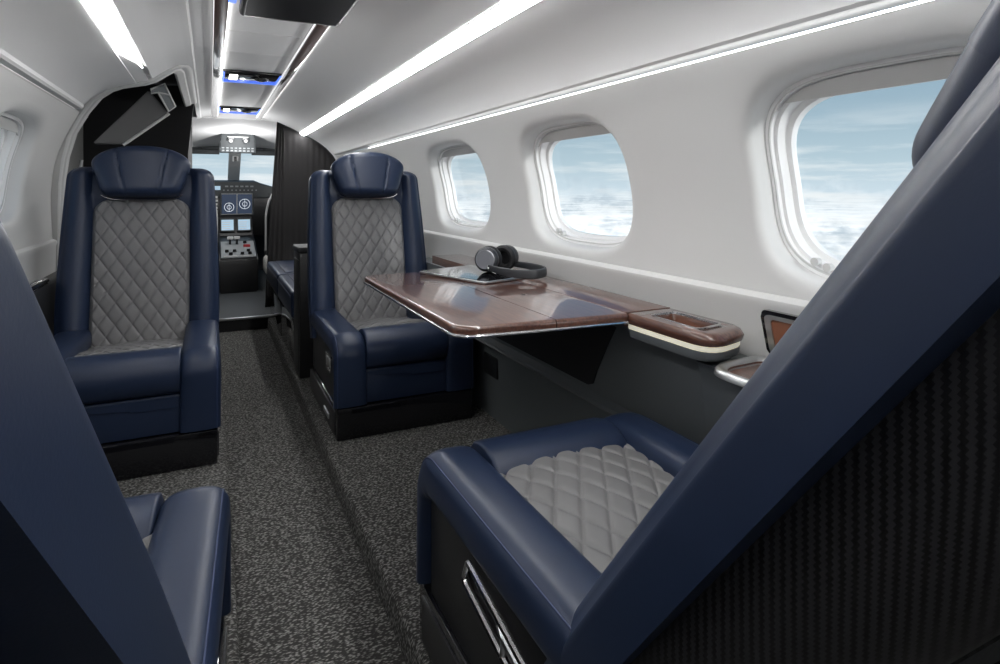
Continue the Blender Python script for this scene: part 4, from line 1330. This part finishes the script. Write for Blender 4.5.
    bmesh.ops.bevel(bm, geom=[e for e in bm.edges if abs(e.verts[0].co.y - e.verts[1].co.y) < 1e-5], offset=0.008, segments=2, affect='EDGES')
    obj('hood', bm, M['cock'], g)
    bm = B(); box_minmax(bm, (-0.185, -0.006, 0.030), (-0.130, 0.002, 0.068), 0.001); obj('display', bm, M['blueled2'] if 'blueled2' in M else M['screen2'], g)
    for k in range(9):
        bm = B(); add_tube(bm, [(-0.10 + 0.036 * k, 0.0, 0.028), (-0.10 + 0.036 * k, -0.014, 0.028)], 0.007, 10); obj('knob', bm, M['cocklight'], g)
    for k in range(6):
        bm = B(); box_minmax(bm, (-0.09 + 0.045 * k, -0.006, 0.058), (-0.062 + 0.045 * k, 0.002, 0.072), 0.001); obj('button', bm, M['cocklight'], g)
    # instrument panel
    p = thing('instrument_panel', 'dark cockpit instrument panel carrying the lit displays', 'panel', (CX, 6.33, 0.50))
    bm = B(); box_minmax(bm, (-0.85, 0.0, 0.0), (0.85, 0.10, 0.372), 0.01); obj('board', bm, M['black'], p)
    def display(x, z, w, h, nm='main_display'):
        bm = B(); box_minmax(bm, (x - w/2 - 0.012, -0.022, z - h/2 - 0.012), (x + w/2 + 0.012, 0.002, z + h/2 + 0.012), 0.005)
        b = obj(nm, bm, M['cock'], p)
        for i, sx in enumerate((-1, 1)):
            s = B(); box_minmax(s, (-w/4 + 0.004, -0.002, -h/2 + 0.004), (w/4 - 0.004, 0.002, h/2 - 0.004))
            so = obj('screen', s, M['screen'], b); so.location = (x + sx * w / 4, -0.0225, z)
            r = B()
            n = 28
            rr = w * (0.15 if i == 0 else 0.17)
            cz = 0.0 if i else -0.03
            add_tube(r, [(x + sx * w/4 + rr * math.cos(2*PI*k/n), -0.0265, z + cz + rr * math.sin(2*PI*k/n)) for k in range(n)], 0.0022, 6, closed=True)
            add_tube(r, [(x + sx * w/4 + rr*.45 * math.cos(2*PI*k/n), -0.0265, z + cz + rr*.45 * math.sin(2*PI*k/n)) for k in range(n)], 0.0018, 6, closed=True)
            add_tube(r, [(x + sx * w/4, -0.0265, z + cz - rr), (x + sx * w/4, -0.0265, z + cz + rr)], 0.0014, 6)
            obj('symbols', r, M['screenline'], b)
        f = B()
        add_tube(f, [(x + a * w/2, -0.0235, z + c * h/2) for a, c in ((-1, -1), (1, -1), (1, 1), (-1, 1))], 0.003, 6, closed=True)
        add_tube(f, [(x, -0.0235, z - h/2), (x, -0.0235, z + h/2)], 0.003, 6)
        obj('screen_border', f, M['white'], b)
    display(0.014, 0.315, 0.275, 0.195)
    display(-0.44, 0.315, 0.275, 0.195); display(0.46, 0.315, 0.275, 0.195)
    for r in range(5):
        for k in range(2):
            bm = B(); box_minmax(bm, (-0.205 + 0.028 * k, -0.012, 0.235 + 0.034 * r), (-0.183 + 0.028 * k, 0.002, 0.256 + 0.034 * r), 0.001); obj('key', bm, M['white'], p)
    # centre pedestal
    q = thing('centre_pedestal', 'cockpit centre pedestal with twin screens, levers and a red knob', 'pedestal', (CX, 5.80, 0.085))
    bm = B()
    prof = [(-0.30, 0.0), (-0.30, 0.230), (-0.285, 0.285), (0.10, 0.400), (0.36, 0.440), (0.47, 0.62), (0.47, 0.0)]
    loft(bm, [[(x, y, z) for y, z in prof] for x in (-0.150, 0.150)])
    bmesh.ops.bevel(bm, geom=bm.edges[:], offset=0.010, segments=2, affect='EDGES')
    body = obj('body', bm, M['black'], q, ang=35)
    bm = B()
    # light top plate on the slope
    n = Vector((0, -0.115, 0.385)).normalized()
    loft(bm, [[(x, -0.27 - 0.006 * 0.3, 0.2935), (x, 0.08, 0.3980), (x, 0.08, 0.405), (x, -0.27, 0.300)] for x in (-0.135, 0.135)])
    obj('top_plate', bm, M['cocklight'], q)
    for x in (-0.072, 0.072):
        b2 = B(); box_minmax(b2, (-0.062, -0.010, -0.070), (0.062, 0.006, 0.070), 0.005)
        s = obj('control_screen', b2, M['cock'], q); s.location = (x, 0.395, 0.535); s.rotation_euler = (math.radians(-28), 0, 0)
        b3 = B(); box_minmax(b3, (-0.052, -0.0115, -0.058), (0.052, -0.0095, 0.050)); obj('screen', b3, M['screen2'], s)
        for k in range(4):
            b4 = B(); box_minmax(b4, (-0.045, -0.013, -0.045 + 0.022 * k), (0.02 + 0.006 * (k % 2), -0.0112, -0.040 + 0.022 * k)); obj('text_row', b4, M['white'], s)
    for x, mm in ((-0.060, 'white'), (-0.005, 'white')):
        bm = B(); add_tube(bm, [(x, 0.02, 0.385), (x, 0.0, 0.435)], 0.009, 8); lv = obj('throttle_lever', bm, M['black'], q)
        bm = B(); box_minmax(bm, (x - 0.025, -0.022, 0.430), (x + 0.025, 0.016, 0.455), 0.006, 2); obj('grip', bm, M['white'], lv)
    bm = B(); box_minmax(bm, (0.045, -0.065, 0.352), (0.100, -0.030, 0.385), 0.006); obj('red_lever', bm, M['red'], q)['label'] = 'red lever knob'
    for (x, y) in ((-0.09, -0.16), (-0.03, -0.16), (0.08, -0.16), (-0.06, -0.22), (0.03, -0.22), (0.09, -0.22), (0.06, 0.03)):
        z = 0.3 + (y + 0.27) * 0.30
        bm = B(); add_tube(bm, [(x, y, z), (x, y, z + 0.022)], [0.016, 0.013], 12); obj('rotary_knob', bm, M['black'], q)
    bm = B(); box_minmax(bm, (-0.115, -0.262, 0.300), (0.115, -0.246, 0.309), 0.001); obj('placard', bm, M['white'], q)
    # pilot seats
    for x, lab, sg in ((-0.225, 'black pilot seat left of the cockpit pedestal, pale curved rim', 1), (CX + 0.475, 'black pilot seat right of the cockpit pedestal, pale curved rim', -1)):
        t = thing('pilot_seat', lab, 'seat', (x, 5.42, 0.085), group='pilot seats')
        bm = B(); w = 0.27; loops = []
        for k in range(25):
            z = 0.32 + 0.56 * k / 24
            e = max(0, (z - 0.62) / 0.26)
            ww = w - 0.13 * (1 - math.sqrt(max(0, 1 - e * e)))
            loops.append([(ww * sup(4, j, 32)[0], -0.03 + 0.05 * sup(4, j, 32)[1] - 0.06 * (z - 0.32), z) for j in range(32)])
        loft(bm, loops)
        bk = obj('backrest', bm, M['black'], t, ang=60)
        pts = []
        for s in (-1, 1):
            ps = []
            for k in range(25):
                z = 0.36 + 0.515 * k / 24
                e = max(0, (z - 0.62) / 0.26)
                ww = w - 0.13 * (1 - math.sqrt(max(0, 1 - e * e)))
                ps.append((s * (ww + 0.002), -0.04 - 0.06 * (z - 0.32), z))
            pts += ps if s < 0 else ps[::-1]
        bm = B(); add_tube(bm, pts, 0.011, 8); obj('rim', bm, M['white'], bk)
        bm = B(); box_minmax(bm, (-0.25, 0.02, 0.26), (0.25, 0.48, 0.36), 0.04, 4); obj('cushion', bm, M['black'], t)
        bm = B(); box_minmax(bm, (-0.275, -0.09, 0.13), (0.275, 0.30, 0.30), 0.05, 4); obj('sheepskin_cover', bm, M['wool'], t)
        bm = B(); box_minmax(bm, (-0.17, -0.02, 0.0), (0.17, 0.42, 0.14), 0.01); obj('pedestal', bm, M['grey_dark'], t)
cockpit()

# ------------------------------------------------------------------ lamps
def area(name, loc, rot, sx, sy, power, col=(1, 0.985, 0.96)):
    l = bpy.data.lights.new(name, 'AREA'); l.shape = 'RECTANGLE'; l.size = sx; l.size_y = sy; l.energy = power; l.color = col
    o = bpy.data.objects.new(name, l); link(o); o.location = loc; o.rotation_euler = rot
    return o
# sun well aft of the right wing, grazing the window openings
sun = bpy.data.lights.new('sun', 'SUN'); sun.energy = 2.5; sun.angle = math.radians(6); sun.color = (1, 0.98, 0.95)
so = bpy.data.objects.new('sun', sun); link(so)
so.rotation_euler = Vector((-0.22, 0.94, -0.24)).to_track_quat('-Z', 'Y').to_euler()
# unseen fill points added to brighten the entrance end and the flight deck
def fill_point(name, loc, power):
    l = bpy.data.lights.new(name, 'POINT'); l.energy = power; l.shadow_soft_size = 0.0
    o = bpy.data.objects.new(name, l); link(o); o.location = loc
fill_point('entrance_fill', (0.17, 4.55, 1.28), 3.0)
fill_point('flight_deck_fill', (CX, 5.50, 1.22), 7.0)

# ------------------------------------------------------------------ camera
cam = bpy.data.cameras.new('camera')
co = bpy.data.objects.new('camera', cam); link(co)
F = 600.0
cam.sensor_fit = 'HORIZONTAL'; cam.sensor_width = 36.0; cam.lens = 36.0 * F / 1000.0
cam.shift_y = -142.0 / 1000.0
cam.clip_start = 0.02; cam.clip_end = 200
co.location = (0, 0, 0.95)
co.rotation_euler = (PI / 2, 0, -math.atan(290.0 / F))
S.camera = co

# ------------------------------------------------------------------ colour management
S.view_settings.view_transform = 'Standard'
try: S.view_settings.look = 'None'
except Exception: pass
S.view_settings.gamma = 1.0
S.view_settings.use_curve_mapping = False
S.view_settings.exposure = 0.0
S.cycles.use_denoising = True
S.cycles.max_bounces = 10
S.cycles.diffuse_bounces = 6
S.cycles.transparent_max_bounces = 12
S.cycles.sample_clamp_indirect = 6.0
